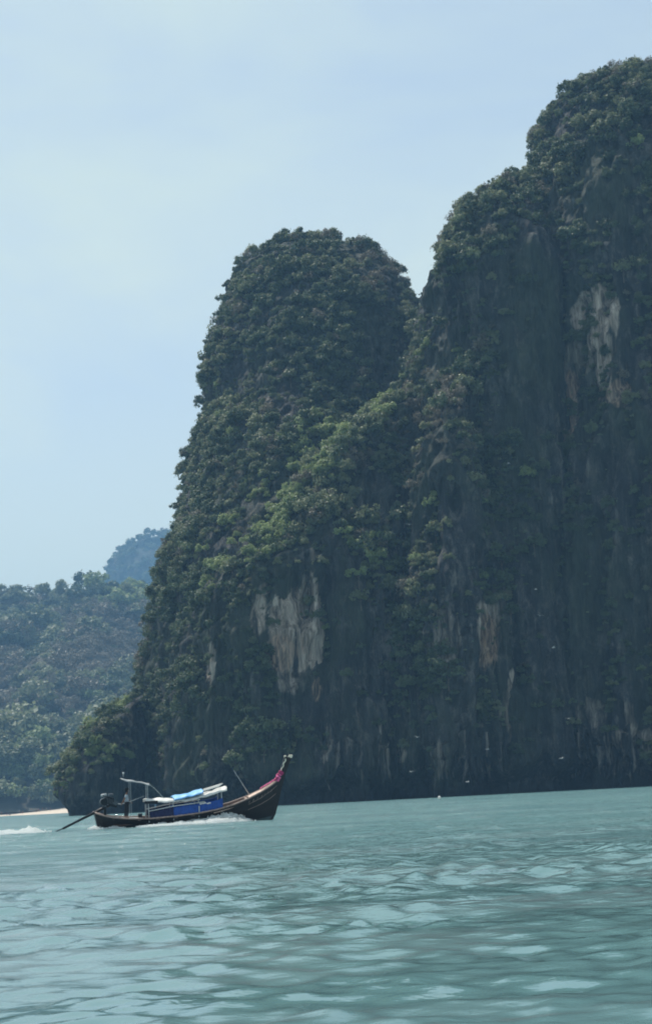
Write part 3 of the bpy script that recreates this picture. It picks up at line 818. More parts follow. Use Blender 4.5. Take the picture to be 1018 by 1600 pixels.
forest('cliff_forest', 'dense mass of small trees and shrubs clothing the limestone cliffs', [i for i in rest if trees[i][5] not in ('hill', 'far_peak')])
forest('hill_woods', 'hazy woodland covering the hill behind the beach', [i for i in rest if trees[i][5] == 'hill'])
forest('far_woods', 'blue hazy woodland on the far peak', [i for i in rest if trees[i][5] == 'far_peak'])

# ------------------------------------------------------------------ long-tailed boat
M['hull'] = plain('dark_hull_timber', (0.012, 0.008, 0.008), 0.5, var=0.5, scale=3)
M['hull_low'] = plain('weathered_lower_hull', (0.060, 0.085, 0.090), 0.6, var=0.3)
M['rail'] = plain('worn_rail_timber', (0.30, 0.22, 0.19), 0.6, var=0.35, scale=5)
M['deck'] = plain('bleached_pink_deck_timber', (0.62, 0.45, 0.36), 0.6, var=0.2, scale=5)
M['innerwood'] = plain('inner_hull_timber', (0.20, 0.12, 0.09), 0.7, var=0.4, scale=4)
M['navy'] = plain('navy_cloth', (0.007, 0.011, 0.055), 0.8, var=0.2)
M['blue'] = plain('bright_blue_cloth', (0.010, 0.058, 0.27), 0.75, var=0.2)
M['skyblue'] = plain('pale_blue_tarpaulin', (0.16, 0.42, 0.75), 0.5, var=0.12, bump=0.4)
M['white'] = plain('white_canvas', (0.62, 0.61, 0.58), 0.6, var=0.12, bump=0.3)
M['greypole'] = plain('pale_grey_pole', (0.42, 0.45, 0.46), 0.5, var=0.2)
M['black'] = plain('greasy_black_metal', (0.012, 0.012, 0.014), 0.35, metal=0.4, var=0.4)
M['steel'] = plain('dull_steel', (0.10, 0.11, 0.12), 0.4, metal=0.7, var=0.3)
M['pink'] = plain('pink_ribbon', (0.78, 0.16, 0.36), 0.7, var=0.3)
M['magenta'] = plain('dark_magenta_ribbon', (0.36, 0.03, 0.12), 0.7, var=0.3)
M['flower'] = plain('cream_flowers', (0.62, 0.60, 0.50), 0.7, var=0.2)
M['rope'] = plain('pale_rope', (0.50, 0.50, 0.47), 0.8, var=0.2)
M['duskycanvas'] = plain('grey_awning_canvas', (0.30, 0.32, 0.33), 0.7, var=0.2)
M['foam'] = plain('sea_foam', (0.90, 0.92, 0.92), 0.7, var=0.03, scale=3, bump=0)
M['skin'] = plain('brown_skin', (0.17, 0.085, 0.05), 0.55, var=0.1)
M['shirt'] = plain('grey_blue_shirt', (0.30, 0.35, 0.40), 0.8, var=0.2)
M['trousers'] = plain('black_trousers', (0.012, 0.013, 0.018), 0.85, var=0.2)
M['darkhat'] = plain('black_hat', (0.010, 0.010, 0.012), 0.85, var=0.2)

def foam_glow():
    m = M['foam']; n, l = m.node_tree.nodes, m.node_tree.links
    t = n.new('ShaderNodeBsdfTranslucent'); t.inputs['Color'].default_value = (0.9, 0.93, 0.93, 1)
    x = n.new('ShaderNodeMixShader'); x.inputs['Fac'].default_value = 0.62
    l.new(n['Principled BSDF'].outputs[0], x.inputs[1]); l.new(t.outputs[0], x.inputs[2]); l.new(x.outputs[0], n['Material Output'].inputs['Surface'])
foam_glow()
BP = P(151, 1295, 114.0)
BYAW = R(13)
boat = empty('long_tailed_boat', (BP[0], BP[1], 0.0))
boat.rotation_euler = (R(4.0), 0, BYAW)
boat.scale = (1.035, 1.0, 1.02)
tag(boat, 'dark wooden long-tailed boat with upswept ribboned prow speeding to the right', 'boat')
bpy.context.view_layer.update()
BM_ = boat.matrix_world.copy()
def on_boat(o):
    """a separate thing that stands on or hangs from the boat"""
    o.matrix_world = BM_ @ o.matrix_world if o.matrix_world != Matrix.Identity(4) else BM_
    return o

# stations: gunwale x, gunwale z, half beam, keel x, keel z
ST = [(-0.12, 0.98, 0.46, 0.10, -0.10), (0.35, 0.80, 0.58, 0.40, -0.16), (0.9, 0.66, 0.68, 0.9, -0.2), (1.8, 0.56, 0.80, 1.8, -0.24), (3.0, 0.52, 0.90, 3.0, -0.26),
      (4.4, 0.58, 0.94, 4.4, -0.27), (5.7, 0.68, 0.93, 5.7, -0.26), (6.8, 0.83, 0.88, 6.8, -0.25), (7.8, 1.06, 0.78, 7.8, -0.24), (8.7, 1.36, 0.62, 8.6, -0.22),
      (9.5, 1.70, 0.42, 9.25, -0.2), (10.1, 2.02, 0.24, 9.75, -0.15), (10.5, 2.28, 0.12, 10.05, -0.05), (10.72, 2.42, 0.05, 10.2, 0.05)]
def st_at(x):
    a = np.array(ST); return [float(np.interp(x, a[:, 0], a[:, k])) for k in (1, 2)]
NS = 12
def hull_pt(st, s, side, off=0.0):
    xg, zg, b, xk, zk = st
    y = max(b - off, 0.0) * (s ** 0.5) * (0.86 + 0.14 * s)
    return (xk + (xg - xk) * s, side * y, zk + off + (zg - zk - off) * (s ** 1.15))
def hull_shell(off, flip):
    v, f = [], []
    for st in ST:
        for j in range(-NS, NS + 1):
            v.append(hull_pt(st, abs(j) / NS, 1 if j > 0 else -1, off))
    w = 2 * NS + 1
    for i in range(len(ST) - 1):
        for j in range(w - 1):
            q = (i * w + j, i * w + j + 1, (i + 1) * w + j + 1, (i + 1) * w + j)
            f.append(q if flip else q[::-1])
    return v, f, w
v, f, w = hull_shell(0, False); f.append(tuple(range(w)))
hm = MB(); hm.add(v, f)
hull = hm.build('hull', M['hull'], boat, True)
v, f, w = hull_shell(0.045, True); im = MB(); im.add(v, f); im.build('inner_hull', M['innerwood'], boat, True)
# weathered strip low on the bow, proud of the planking
for side in (-1, 1):
    mb = MB(); v, f = [], []
    for i in range(8, 14):
        for s in (0.02, 0.10, 0.2):
            p = hull_pt(ST[i], s * (1.0 if i < 12 else 0.8), side); v.append((p[0] + 0.01, p[1] + side * 0.012, p[2]))
    for i in range(5):
        for j in range(2):
            q = (i * 3 + j, i * 3 + j + 1, i * 3 + j + 4, i * 3 + j + 3); f.append(q if side > 0 else q[::-1])
    mb.add(v, f); mb.build('boot_stripe', M['hull_low'], boat, True)
# strakes: plank edges along the hull
for side in (-1, 1):
    for s in (0.45, 0.62, 0.80):
        mb = MB(); mb.tube([(lambda p: (p[0], p[1] + side * 0.006, p[2]))(hull_pt(st, s, side)) for st in ST[:-1]], 0.012, 5); mb.build('strake', M['hull'], boat)
    mb = MB(); pts = [(st[0], side * (st[2] + 0.015), st[1]) for st in ST]
    mb.tube(pts, [0.045] * 3 + [0.05] * 8 + [0.045, 0.04, 0.03], 8); mb.build('gunwale_rail', M['rail'], boat, True)
    # painted lines near the bow
    for s, (a, b_) in ((0.80, (9, 12)), (0.62, (9, 12))):
        mb = MB(); mb.tube([(lambda p: (p[0], p[1] + side * 0.02, p[2]))(hull_pt(ST[i], s + 0.03 * (i - 9), side)) for i in range(a, b_ + 1)], 0.014, 5); mb.build('painted_line', M['rail'], boat)
    mb = MB()
    for k in range(7):      # worn painted strokes, too faint to read
        t = k / 6; i0 = 9 + int(t * 2.0); fr = t * 2.0 - int(t * 2.0)
        p0 = Vector(hull_pt(ST[i0], 0.87, side)).lerp(Vector(hull_pt(ST[min(i0 + 1, 12)], 0.87, side)), fr); p1 = p0 + Vector((0.05, 0, 0.13))
        mb.tube([p0 + Vector((0, side * 0.03, -0.05)), p1 + Vector((0, side * 0.05, -0.05))], 0.014, 4)
    mb.build('faded_lettering', M['rail'], boat)
# floor boards, ribs, thwarts, foredeck
for k in range(5):
    y = -0.48 + k * 0.24; mb = MB(); mb.box((4.1, y, 0.20), (6.4, 0.22, 0.03)); mb.build('floor_board', M['innerwood'], boat)
for x in (1.0, 2.4, 3.4, 4.4, 5.4, 6.4, 7.2):
    z, b_ = st_at(x); mb = MB(); mb.box((x, 0, z - 0.10), (0.24, b_ * 2 - 0.12, 0.035)); mb.build('thwart', M['rail'], boat)
for x in np.arange(6.9, 9.3, 0.4):
    z, b_ = st_at(x); mb = MB(); mb.tube([(x, b_ * q - 0.0, z - 0.06 - (1 - q) * 0.9) for q in (0.93, 0.8, 0.6)], 0.02, 5); mb.build('rib', M['deck'], boat)
for k in range(9):   # aft working deck of pale planks
    x = 0.45 + k * 0.25; z, b_ = st_at(x); mb = MB(); mb.box((x, 0, z - 0.05), (0.23, b_ * 2 - 0.10, 0.03)); mb.build('deck_plank', M['greypole'], boat)
for k in range(11):   # raised foredeck, cambered planks
    x = 8.75 + k * 0.165; z, b_ = st_at(x); z2, _ = st_at(x + 0.165)
    if b_ < 0.06: continue
    mb = MB(); wv = max(b_ - 0.03, 0.03)
    v = []
    for q in (0, 1):
        for y, dz in ((-wv, 0), (-wv * .5, .05), (0, .07), (wv * .5, .05), (wv, 0)):
            v.append((x + q * 0.155, y * (1 - 0.1 * q), (z, z2)[q] - 0.01 + dz))
    v += [(a, b2, c - 0.03) for a, b2, c in v]
    f = [(i, i + 1, i + 6, i + 5)[::-1] for i in range(4)] + [(10 + i, 10 + i + 1, 16 + i, 15 + i) for i in range(4)] + [(0, 1, 11, 10), (1, 2, 12, 11), (2, 3, 13, 12), (3, 4, 14, 13), (5, 15, 16, 6), (6, 16, 17, 7), (7, 17, 18, 8), (8, 18, 19, 9)]
    mb.add(v, f); mb.build('foredeck_plank', M['deck'], boat)
mb = MB(); mb.box((8.66, 0, 1.30), (0.07, 1.18, 0.10)); mb.build('deck_beam', M['deck'], boat)
for side in (-1, 1):   # inner stringer that shows pale along the open bow
    mb = MB(); pts = []
    for x in np.linspace(6.6, 8.7, 8):
        z, b_ = st_at(x); pts.append((x, side * (b_ - 0.09), z - 0.16))
    mb.tube(pts, 0.035, 6); mb.build('stringer', M['deck'], boat, True)
# prow post, tapered, rising from the stem
mb = MB(); v = []
prow = [(9.92, -0.18, 0.20, 0.06), (10.18, 0.35, 0.32, 0.07), (10.37, 1.1, 0.36, 0.075), (10.57, 1.9, 0.38, 0.08), (10.80, 2.6, 0.37, 0.09), (11.02, 3.2, 0.36, 0.10), (11.18, 3.62, 0.40, 0.11)]
for (x, z, wx, wy) in prow:
    v += [(x - wx / 2, -wy, z + 0.02), (x + wx / 2, -wy * 0.6, z - 0.03), (x + wx / 2, wy * 0.6, z - 0.03), (x - wx / 2, wy, z + 0.02)]
f = [(3, 2, 1, 0), tuple(len(v) - 4 + k for k in range(4))]
for i in range(len(prow) - 1):
    for k in range(4): f.append((i * 4 + k, i * 4 + (k + 1) % 4, i * 4 + 4 + (k + 1) % 4, i * 4 + 4 + k))
mb.add(v, f); mb.build('prow_post', M['hull'], boat)
# stern post and transom
mb = MB(); mb.box((0.50, 0, 0.75), (0.16, 0.22, 1.35), taper=0.85); mb.build('stern_post', M['black'], boat)
mb = MB(); mb.box((-0.03, 0, 0.93), (0.08, 0.84, 0.14)); mb.build('transom_cap', M['rail'], boat)

# side curtains: pleated cloth between rail and ridge line
def curtain(x0, x1, h0, h1, mat, side, seed):
    n = int((x1 - x0) / 0.05); v, f = [], []
    for i in range(n + 1):
        t = i / n; x = x0 + (x1 - x0) * t; z, b_ = st_at(x); h = h0 + (h1 - h0) * t
        for j in range(5):
            q = j / 4
            y = side * (b_ + 0.03 + 0.02 * math.sin(x * 14 + seed) * (0.4 + q) + 0.012 * math.sin(x * 31 + seed) - 0.08 * q)
            v.append((x, y, z + 0.03 + h * q + (0.02 * math.sin(x * 5 + seed) if j == 4 else 0)))
    for i in range(n):
        for j in range(4): f.append((i * 5 + j, i * 5 + 5 + j, i * 5 + 6 + j, i * 5 + 1 + j))
    mb = MB(); mb.add(v, f); o = mb.build('side_curtain', mat, boat, True)
    s = o.modifiers.new('thick', 'SOLIDIFY'); s.thickness = 0.02
    return o
for side in (-1, 1):
    o = curtain(2.95, 4.3, 0.34, 0.50, M['navy'], side, 1); o['label'] = 'dark navy cloth side curtain'
    o = curtain(4.3, 5.75, 0.50, 0.52, M['blue'], side, 2); o['label'] = 'bright blue cloth side curtain'
    o = curtain(5.75, 7.15, 0.50, 0.52, M['blue'], side, 3); o['label'] = 'bright blue cloth side curtain'
    mb = MB(); mb.tube([(x, side * (st_at(x)[1] - 0.04), st_at(x)[0] + 0.05 + np.interp(x, [2.9, 4.3, 7.1], [.36, .53, .55])) for x in np.linspace(2.9, 6.1, 9)], 0.03, 6); mb.build('curtain_rail', M['greypole'], boat, True)
    mb = MB(); mb.box((5.75, side * 0.99, 0.92), (0.05, 0.03, 0.34)); mb.build('tie_strap', M['greypole'], boat)
# bundle of white cloth tucked at the curtain top
mb = MB()
for k in range(5): mb.ball((5.85 + 0.13 * k + 0.02 * (k % 2), -0.86, 1.20 + 0.02 * (k % 3)), 0.09, 8, sq=(1, .7, .55))
bu = mb.build('cloth_bundle', M['white'], None, True); on_boat(bu); tag(bu, 'small white cloth bundle tucked on top of the blue side curtain', 'cloth')

# canopy of canvas on battens
def canopy_sheet(name, xs, zs, half, mat, parent, sag=0.06, lift=0.0, yr=(-1, 1), thick=0.035, seed=0, camber=0.13):
    v, f = [], []; nx = 36; nyy = 14
    for i in range(nx + 1):
        x = xs[0] + (xs[-1] - xs[0]) * i / nx; z = float(np.interp(x, xs, zs)); hf = float(np.interp(x, xs, half))
        for j in range(nyy + 1):
            q = yr[0] + (yr[1] - yr[0]) * j / nyy
            wob = 0.02 * math.sin(x * 5.3 + q * 3 + seed) + 0.015 * math.sin(x * 11 + seed)
            v.append((x + 0.03 * math.sin(q * 9 + seed) * (i in (0, nx)), q * hf, z + lift + camber * (1 - q * q) - sag * abs(math.sin(x * 2.6)) * 0.5 + wob - (0.05 if abs(q) > 0.97 else 0)))
    for i in range(nx):
        for j in range(nyy):
            a = i * (nyy + 1) + j; f.append((a, a + nyy + 1, a + nyy + 2, a + 1))
    mb = MB(); mb.add(v, f); o = mb.build(name, mat, parent, True)
    s = o.modifiers.new('thick', 'SOLIDIFY'); s.thickness = thick
    return o
CX = [2.75, 4.3, 5.4, 6.4, 7.45]; CZ = [1.50, 1.46, 1.52, 1.72, 1.98]; CH = [0.74, 0.82, 0.84, 0.80, 0.74]
cnp = canopy_sheet('canopy_roof', CX, CZ, CH, M['white'], boat)
for x in np.arange(2.8, 7.45, 0.42):
    z = float(np.interp(x, CX, CZ)) - 0.03; hf = float(np.interp(x, CX, CH)); mb = MB()
    mb.tube([(x, q * hf, z + 0.13 * (1 - q * q) - 0.03) for q in (-1, -.5, 0, .5, 1)], 0.018, 5); mb.build('canopy_batten', M['greypole'], boat)
for x in (2.9, 4.3, 5.75, 7.1):
    for side in (-1, 1):
        z, b_ = st_at(x); zt = float(np.interp(x, CX, CZ)); mb = MB()
        mb.tube([(x, side * (b_ - 0.10), z - 0.25), (x, side * (np.interp(x, CX, CH) - 0.06), zt)], 0.024, 6); mb.build('canopy_post', M['greypole'], boat)
mb = MB()
mb.box((3.05, -0.80, 1.43), (0.75, 0.03, 0.16)); mb.build('side_board', M['black'], boat)
tp = canopy_sheet('tarpaulin', [4.35, 5.3, 6.05], [1.52, 1.66, 1.86], [0.86, 0.88, 0.8], M['skyblue'], None, 0.03, 0.03, (-1, 0.9), 0.02, 2)
on_boat(tp); tag(tp, 'pale blue tarpaulin spread over the middle of the boat canopy', 'tarpaulin')
for k in range(4):
    mb = MB(); y = -0.55 + 0.32 * k
    mb.box((6.45 + 0.12 * k, y, 2.0 + 0.03 * k), (1.15, 0.10, 0.045), Matrix.Rotation(-0.24, 3, 'Y'))
    s_ = mb.build('pale_plank', M['white'], None); on_boat(s_)
    tag(s_, 'pale weathered plank lying along the front of the boat canopy', 'plank', 'pale planks lying on the front of the canopy')
# lifted awning over the helm
canopy_sheet('rear_awning', [1.45, 2.2, 3.05], [2.80, 2.64, 2.44], [0.30, 0.34, 0.32], M['duskycanvas'], boat, 0.02, 0.0, (-1, 1), 0.012, 4, 0.03)
for (x, zt) in ((1.95, 2.70), (2.92, 2.44)):
    for side in (-1, 1):
        mb = MB(); mb.tube([(x, side * 0.50, 0.5), (x, side * 0.34, zt)], 0.014 if x > 2.5 else 0.010, 6); mb.build('awning_post', M['greypole'], boat)
mb = MB(); mb.tube([(3.05, -0.4, 2.42), (3.35, -0.5, 2.15), (3.75, -0.6, 1.66)], 0.014, 5); mb.build('stay_rope', M['rope'], boat)
mb = MB(); mb.tube([(1.6, 0, 2.90), (1.6, 0, 3.10)], 0.01, 5); mb.ball((1.6, 0, 3.13), 0.06, 8); mb.build('mast_light', M['white'], boat, True)
mb = MB(); mb.tube([(8.9, 0.35, 1.5), (8.35, 0.42, 2.45), (8.05, 0.44, 2.95)], [0.03, 0.02, 0.01], 6); bp_ = mb.build('bamboo_pole', M['greypole'], None, True)
on_boat(bp_); tag(bp_, 'thin leaning pole standing up from the open bow of the boat', 'pole')
# crates and things on the aft deck
mb = MB(); mb.box((2.45, -0.35, 0.66), (0.22, 0.28, 0.22)); mb.box((2.45, -0.35, 0.78), (0.24, 0.30, 0.02)); cb = mb.build('small_crate', M['black'], None); on_boat(cb)
tag(cb, 'small black crate on the pale aft deck behind the blue curtains', 'crate')

# engine on its pivot, with the long tail shaft
eng = mesh_obj('engine', [], [], None, boat)
bpy.data.objects.remove(eng)
mb = MB()
mb.box((0.72, 0, 1.62), (0.62, 0.42, 0.42), Matrix.Rotation(0.30, 3, 'Y'), taper=0.85)
mb.box((0.95, 0, 1.38), (0.50, 0.34, 0.26), Matrix.Rotation(0.30, 3, 'Y'))
mb.tube([(0.42, 0.24, 1.55), (0.42, -0.24, 1.55)], 0.19, 12)
mb.box((0.50, 0, 1.36), (0.20, 0.30, 0.24))
engine = mb.build('engine', M['black'], boat)
def epart(name, mat, fn, smooth=False):
    mb = MB(); fn(mb); return mb.build(name, mat, engine, smooth)
epart('air_filter', M['greypole'], lambda m_: m_.tube([(0.30, 0.0, 1.90), (0.62, 0.0, 1.94)], 0.085, 10), True)
epart('fuel_tank', M['steel'], lambda m_: m_.box((0.86, 0.02, 1.93), (0.26, 0.30, 0.11)))
epart('exhaust_pipe', M['steel'], lambda m_: m_.tube([(0.62, -0.24, 1.7), (0.5, -0.32, 1.85), (0.36, -0.34, 1.96)], 0.035, 8), True)
for k in range(4): epart('cooling_fin', M['steel'], lambda m_: m_.box((0.66 + 0.09 * k, -0.225, 1.62 - 0.03 * k), (0.03, 0.04, 0.28)))
epart('belt_pulley', M['steel'], lambda m_: m_.tube([(1.10, -0.20, 1.45), (1.10, -0.26, 1.45)], 0.13, 14))
epart('yoke', M['steel'], lambda m_: m_.box((0.50, 0, 1.30), (0.14, 0.36, 0.08)))
epart('tiller', M['greypole'], lambda m_: m_.tube([(1.10, -0.05, 1.42), (1.40, -0.22, 1.38), (1.90, -0.26, 1.50), (2.75, -0.22, 1.78)], [0.022, 0.02, 0.016, 0.014], 7), True)
mb = MB(); mb.tube([(1.0, 0, 1.42), (0.45, 0, 1.20), (-1.90, 0, 0.14)], [0.06, 0.085, 0.065], 10); mb.build('tail_tube', M['black'], boat, True)
mb = MB(); mb.tube([(-1.85, 0, 0.16), (-3.15, 0, -0.26)], [0.038, 0.03], 8); tail = mb.build('tail_shaft', M['steel'], boat, True)
mb = MB()
for k in range(3):
    a = k * 2.094; c = Vector((-3.12, 0, -0.25)); u = Vector((0.1, math.cos(a), math.sin(a)))
    mb.add([c + u * .03, c + u * .2 + Vector((.05, -.06 * math.sin(a), .06 * math.cos(a))), c + u * .24, c + u * .2 - Vector((.05, -.06 * math.sin(a), .06 * math.cos(a)))], [(0, 1, 2, 3)])
pr = mb.build('propeller', M['steel'], boat); pr.modifiers.new('thick', 'SOLIDIFY').thickness = 0.012

# garlands hung on the prow
r = random.Random(21)
mb = MB()
for k in range(46):    # knotted ribbons round the stem
    t = r.random(); c = Vector((10.62 + 0.34 * (t - .5) + 0.1 * r.uniform(-1, 1), r.uniform(-0.16, 0.16), 2.56 + 0.62 * (t - 0.5)))
    mb.ball(c, r.uniform(0.06, 0.12), 7, m=0 if (r.random() < .72 and t < .62) else 1, sq=(1, 1, r.uniform(.5, 1)))
for k in range(14):    # trailing tails lying back over the foredeck
    x0 = 10.45 - 0.06 * k; z, b_ = st_at(x0)
    mb.tube([(x0, r.uniform(-.1, .1) - .05, z + 0.16), (x0 - 0.13, r.uniform(-.18, .05), z + 0.10), (x0 - 0.22, r.uniform(-.2, .05), z + 0.02)], [0.035, 0.03, 0.012], 5, m=k % 3 == 0)
g = mb.build('ribbon_garland', None, None, True, mats=[M['pink'], M['magenta']]); on_boat(g); tag(g, 'pink and dark red ribbons knotted round the boat prow', 'garland')
mb = MB()
for k in range(30):
    a = r.uniform(0, 6.28); mb.ball((11.22 + 0.22 * math.cos(a) - 0.02, 0.15 * math.sin(a), 3.62 + r.uniform(-.05, .08)), r.uniform(0.03, 0.062), 6)
for k in range(16):
    t = k / 15; mb.ball((11.02 - 0.32 * t + 0.03 * math.sin(k), -0.10, 3.48 - 0.74 * t), 0.045 - 0.015 * t, 6, sq=(1, 1, 1.3))
g = mb.build('flower_garland', M['flower'], None, True); on_boat(g); tag(g, 'cream flower garland round the tip of the boat prow', 'garland')

# ------------------------------------------------------------------ people
def skin_figure(name, joints, edges, radii, mat, parent=None, level=2, root=0):
    me = bpy.data.meshes.new(name); me.from_pydata(joints, edges, []); me.materials.append(mat)
    o = bpy.data.objects.new(name, me); col.objects.link(o)
    md = o.modifiers.new('skin', 'SKIN'); md.use_smooth_shade = True; md.branch_smoothing = 0.6
    for i, rr in enumerate(radii):
        sv = me.skin_vertices[0].data[i]; sv.radius = rr if isinstance(rr, tuple) else (rr, rr); sv.use_root = (i == root)
    sb = o.modifiers.new('sub', 'SUBSURF'); sb.levels = level; sb.render_levels = level
    if parent: o.parent = parent
    return o
def boatman():
    root = empty('person'); 
    # x forward, faces the bow; feet at z = 0
    J = [(0, 0, 0.92), (0, 0, 1.10), (0, 0, 1.30), (0.01, 0, 1.42), (0.02, 0, 1.50), (0.03, 0, 1.60), (0.035, 0, 1.68),
         (0, -0.10, 0.88), (0.02, -0.11, 0.48), (-0.02, -0.11, 0.09), (0.10, -0.12, 0.035),
         (0, 0.10, 0.88), (-0.06, 0.12, 0.48), (-0.10, 0.12, 0.09), (0.02, 0.13, 0.035),
         (-0.0, -0.17, 1.38), (-0.16, -0.22, 1.14), (-0.30, -0.20, 0.90), (-0.335, -0.20, 0.85),
         (0.0, 0.17, 1.38), (0.10, 0.26, 1.12), (0.24, 0.16, 0.94), (0.30, 0.13, 0.91)]
    E = [(0, 1), (1, 2), (2, 3), (3, 4), (4, 5), (5, 6), (0, 7), (7, 8), (8, 9), (9, 10), (0, 11), (11, 12), (12, 13), (13, 14), (3, 15), (15, 16), (16, 17), (17, 18), (3, 19), (19, 20), (20, 21), (21, 22)]
    rad = [(0.11, 0.14), (0.10, 0.13), (0.11, 0.15), (0.09, 0.12), 0.05, (0.085, 0.075), 0.07, 0.085, 0.058, 0.038, 0.04, 0.085, 0.058, 0.038, 0.04, 0.058, 0.042, 0.028, 0.03, 0.058, 0.042, 0.028, 0.03]
    for hand, sgn in ((18, 1), (22, -1)):
        hx, hy, hz = J[hand]
        for q in range(4):      # fingers bend round the tiller
            a = len(J); ln = (0.030, 0.034, 0.032, 0.026)[q]
            J += [(hx - 0.012 * sgn, hy + (q - 1.5) * 0.018, hz - 0.028), (hx - 0.004, hy + (q - 1.5) * 0.019, hz - 0.028 - ln), (hx + 0.014, hy + (q - 1.5) * 0.019, hz - 0.040 - ln)]
            E += [(hand, a), (a, a + 1), (a + 1, a + 2)]; rad += [0.010, 0.009, 0.007]
        a = len(J); J += [(hx + 0.022, hy - 0.02, hz - 0.005), (hx + 0.036, hy - 0.012, hz - 0.032)]; E += [(hand, a), (a, a + 1)]; rad += [0.011, 0.009]
    skin_figure('body', J, E, rad, M['skin'], root)
    # shirt
    J = [(0, 0, 0.90), (0, 0, 1.10), (0, 0, 1.30), (0.01, 0, 1.43), (0, -0.175, 1.385), (-0.12, -0.215, 1.20), (0, 0.175, 1.385), (0.08, 0.245, 1.18)]
    skin_figure('shirt', J, [(0, 1), (1, 2), (2, 3), (3, 4), (4, 5), (3, 6), (6, 7)], [(0.14, 0.175), (0.13, 0.16), (0.135, 0.18), (0.10, 0.13), 0.075, 0.062, 0.075, 0.062], M['shirt'], root)
    J = [(0, 0, 0.95), (0, -0.10, 0.86), (0.02, -0.11, 0.48), (-0.02, -0.11, 0.14), (0, 0.10, 0.86), (-0.06, 0.12, 0.48), (-0.10, 0.12, 0.14)]
    skin_figure('trousers', J, [(0, 1), (1, 2), (2, 3), (0, 4), (4, 5), (5, 6)], [(0.13, 0.165), 0.105, 0.08, 0.07, 0.105, 0.08, 0.07], M['trousers'], root)
    mb = MB(); mb.ball((0.03, 0, 1.70), 0.105, 14, sq=(1, .9, .75)); mb.tube([(0.03, 0, 1.675), (0.03, 0, 1.69)], [0.19, 0.16], 16)
    mb.ball((0.0, 0, 1.60), 0.098, 12, sq=(.95, .95, 1.0)); mb.build('hat', M['darkhat'], root, True)
    mb = MB(); mb.ball((0.108, 0.03, 1.615), 0.012, 6); mb.ball((0.108, -0.03, 1.615), 0.012, 6); mb.build('eyes', M['black'], root)
    mb = MB(); mb.ball((0.122, 0, 1.585), 0.018, 6, sq=(1, .8, 1.3)); mb.build('nose', M['skin'], root, True)
    return root
bm = boatman()
bm.location = (1.72, -0.30, 0.53)
bpy.context.view_layer.update()
bm.matrix_world = BM_ @ bm.matrix_basis
tag(bm, 'person in dark hat, grey shirt and black trousers standing at the engine of the boat', 'person')

# bathers, tiny on the sand
def bather_mesh(k):
    r = random.Random(k + 5); sw = r.uniform(-.2, .2)
    J = [(0, 0, 0.9), (0, 0, 1.25), (0, 0, 1.42), (0, 0, 1.52), (0, 0, 1.66), (-0.1, 0, 0.85), (-0.12, sw, 0.45), (-0.12, sw * .6, 0.03), (0.1, 0, 0.85), (0.13, -sw, 0.45), (0.13, -sw * .6, 0.03), (-0.19, 0, 1.38), (-0.26, sw, 1.08), (-0.24, sw + .1, 0.85), (0.19, 0, 1.38), (0.27, -sw, 1.1), (0.22, -sw + .1, 0.86)]
    E = [(0, 1), (1, 2), (2, 3), (3, 4), (0, 5), (5, 6), (6, 7), (0, 8), (8, 9), (9, 10), (2, 11), (11, 12), (12, 13), (2, 14), (14, 15), (15, 16)]
    rad = [0.14, 0.14, 0.09, 0.05, 0.10, 0.09, 0.06, 0.04, 0.09, 0.06, 0.04, 0.055, 0.04, 0.03, 0.055, 0.04, 0.03]
    return J, E, rad
cloth = [('red shorts', (0.35, 0.03, 0.02)), ('orange shirt', (0.45, 0.14, 0.03)), ('dark swimsuit', (0.02, 0.02, 0.03)), ('white shirt', (0.6, 0.6, 0.58))]
cm = [plain(a.replace(' ', '_'), c_, 0.8) for a, c_ in cloth]
r = random.Random(9)
proto = []
for k in range(4):
    J, E, rad = bather_mesh(k)
    root = empty('person'); b_ = skin_figure('body', J, E, rad, M['skin'], root, 1)
    if k in (1, 3): c_ = skin_figure('shirt', [J[0], J[1], J[2], J[11], J[14]], [(0, 1), (1, 2), (2, 3), (2, 4)], [0.17, 0.17, 0.12, 0.08, 0.08], cm[k], root, 1)
    else: c_ = skin_figure('shorts', [(0, 0, .98), J[5], J[8], (-0.11, 0, .62), (0.12, 0, .62)], [(0, 1), (0, 2), (1, 3), (2, 4)], [0.16, 0.12, 0.12, 0.11, 0.11], cm[k], root, 1)
    proto.append((root, b_, c_))
beach_px = [(3, 1), (11, 0), (16, 2), (24, 1), (31, 3), (36, 0), (43, 2), (50, 1), (57, 2), (61, 0), (67, 1), (73, 3), (79, 0)]
used = set()
def sand_z(x, y): return -0.5 + (y - 850) * 0.085 + 0.12 * float(fbm(x / 9, y / 6, 0, 61, 3)) + 1.0 * float(fbm(x / 40, 0, 0, 63, 2))
for i, (px, k) in enumerate(beach_px):
    yy = 864 + 14 * r.random(); p = P(px, 1272, yy); x = float(p[0])
    if k not in used: root = proto[k][0]; used.add(k)
    else:
        root = proto[k][0].copy(); col.objects.link(root)
        for ch in proto[k][1:]:
            c_ = ch.copy(); col.objects.link(c_); c_.parent = root
    root.location = (x, yy, sand_z(x, yy) - 0.02); root.rotation_euler = (0, 0, r.uniform(0, 6.28))
    tag(root, 'tiny distant person in %s standing on the pale beach' % cloth[k][0], 'person', 'people in %s on the beach' % cloth[k][0])

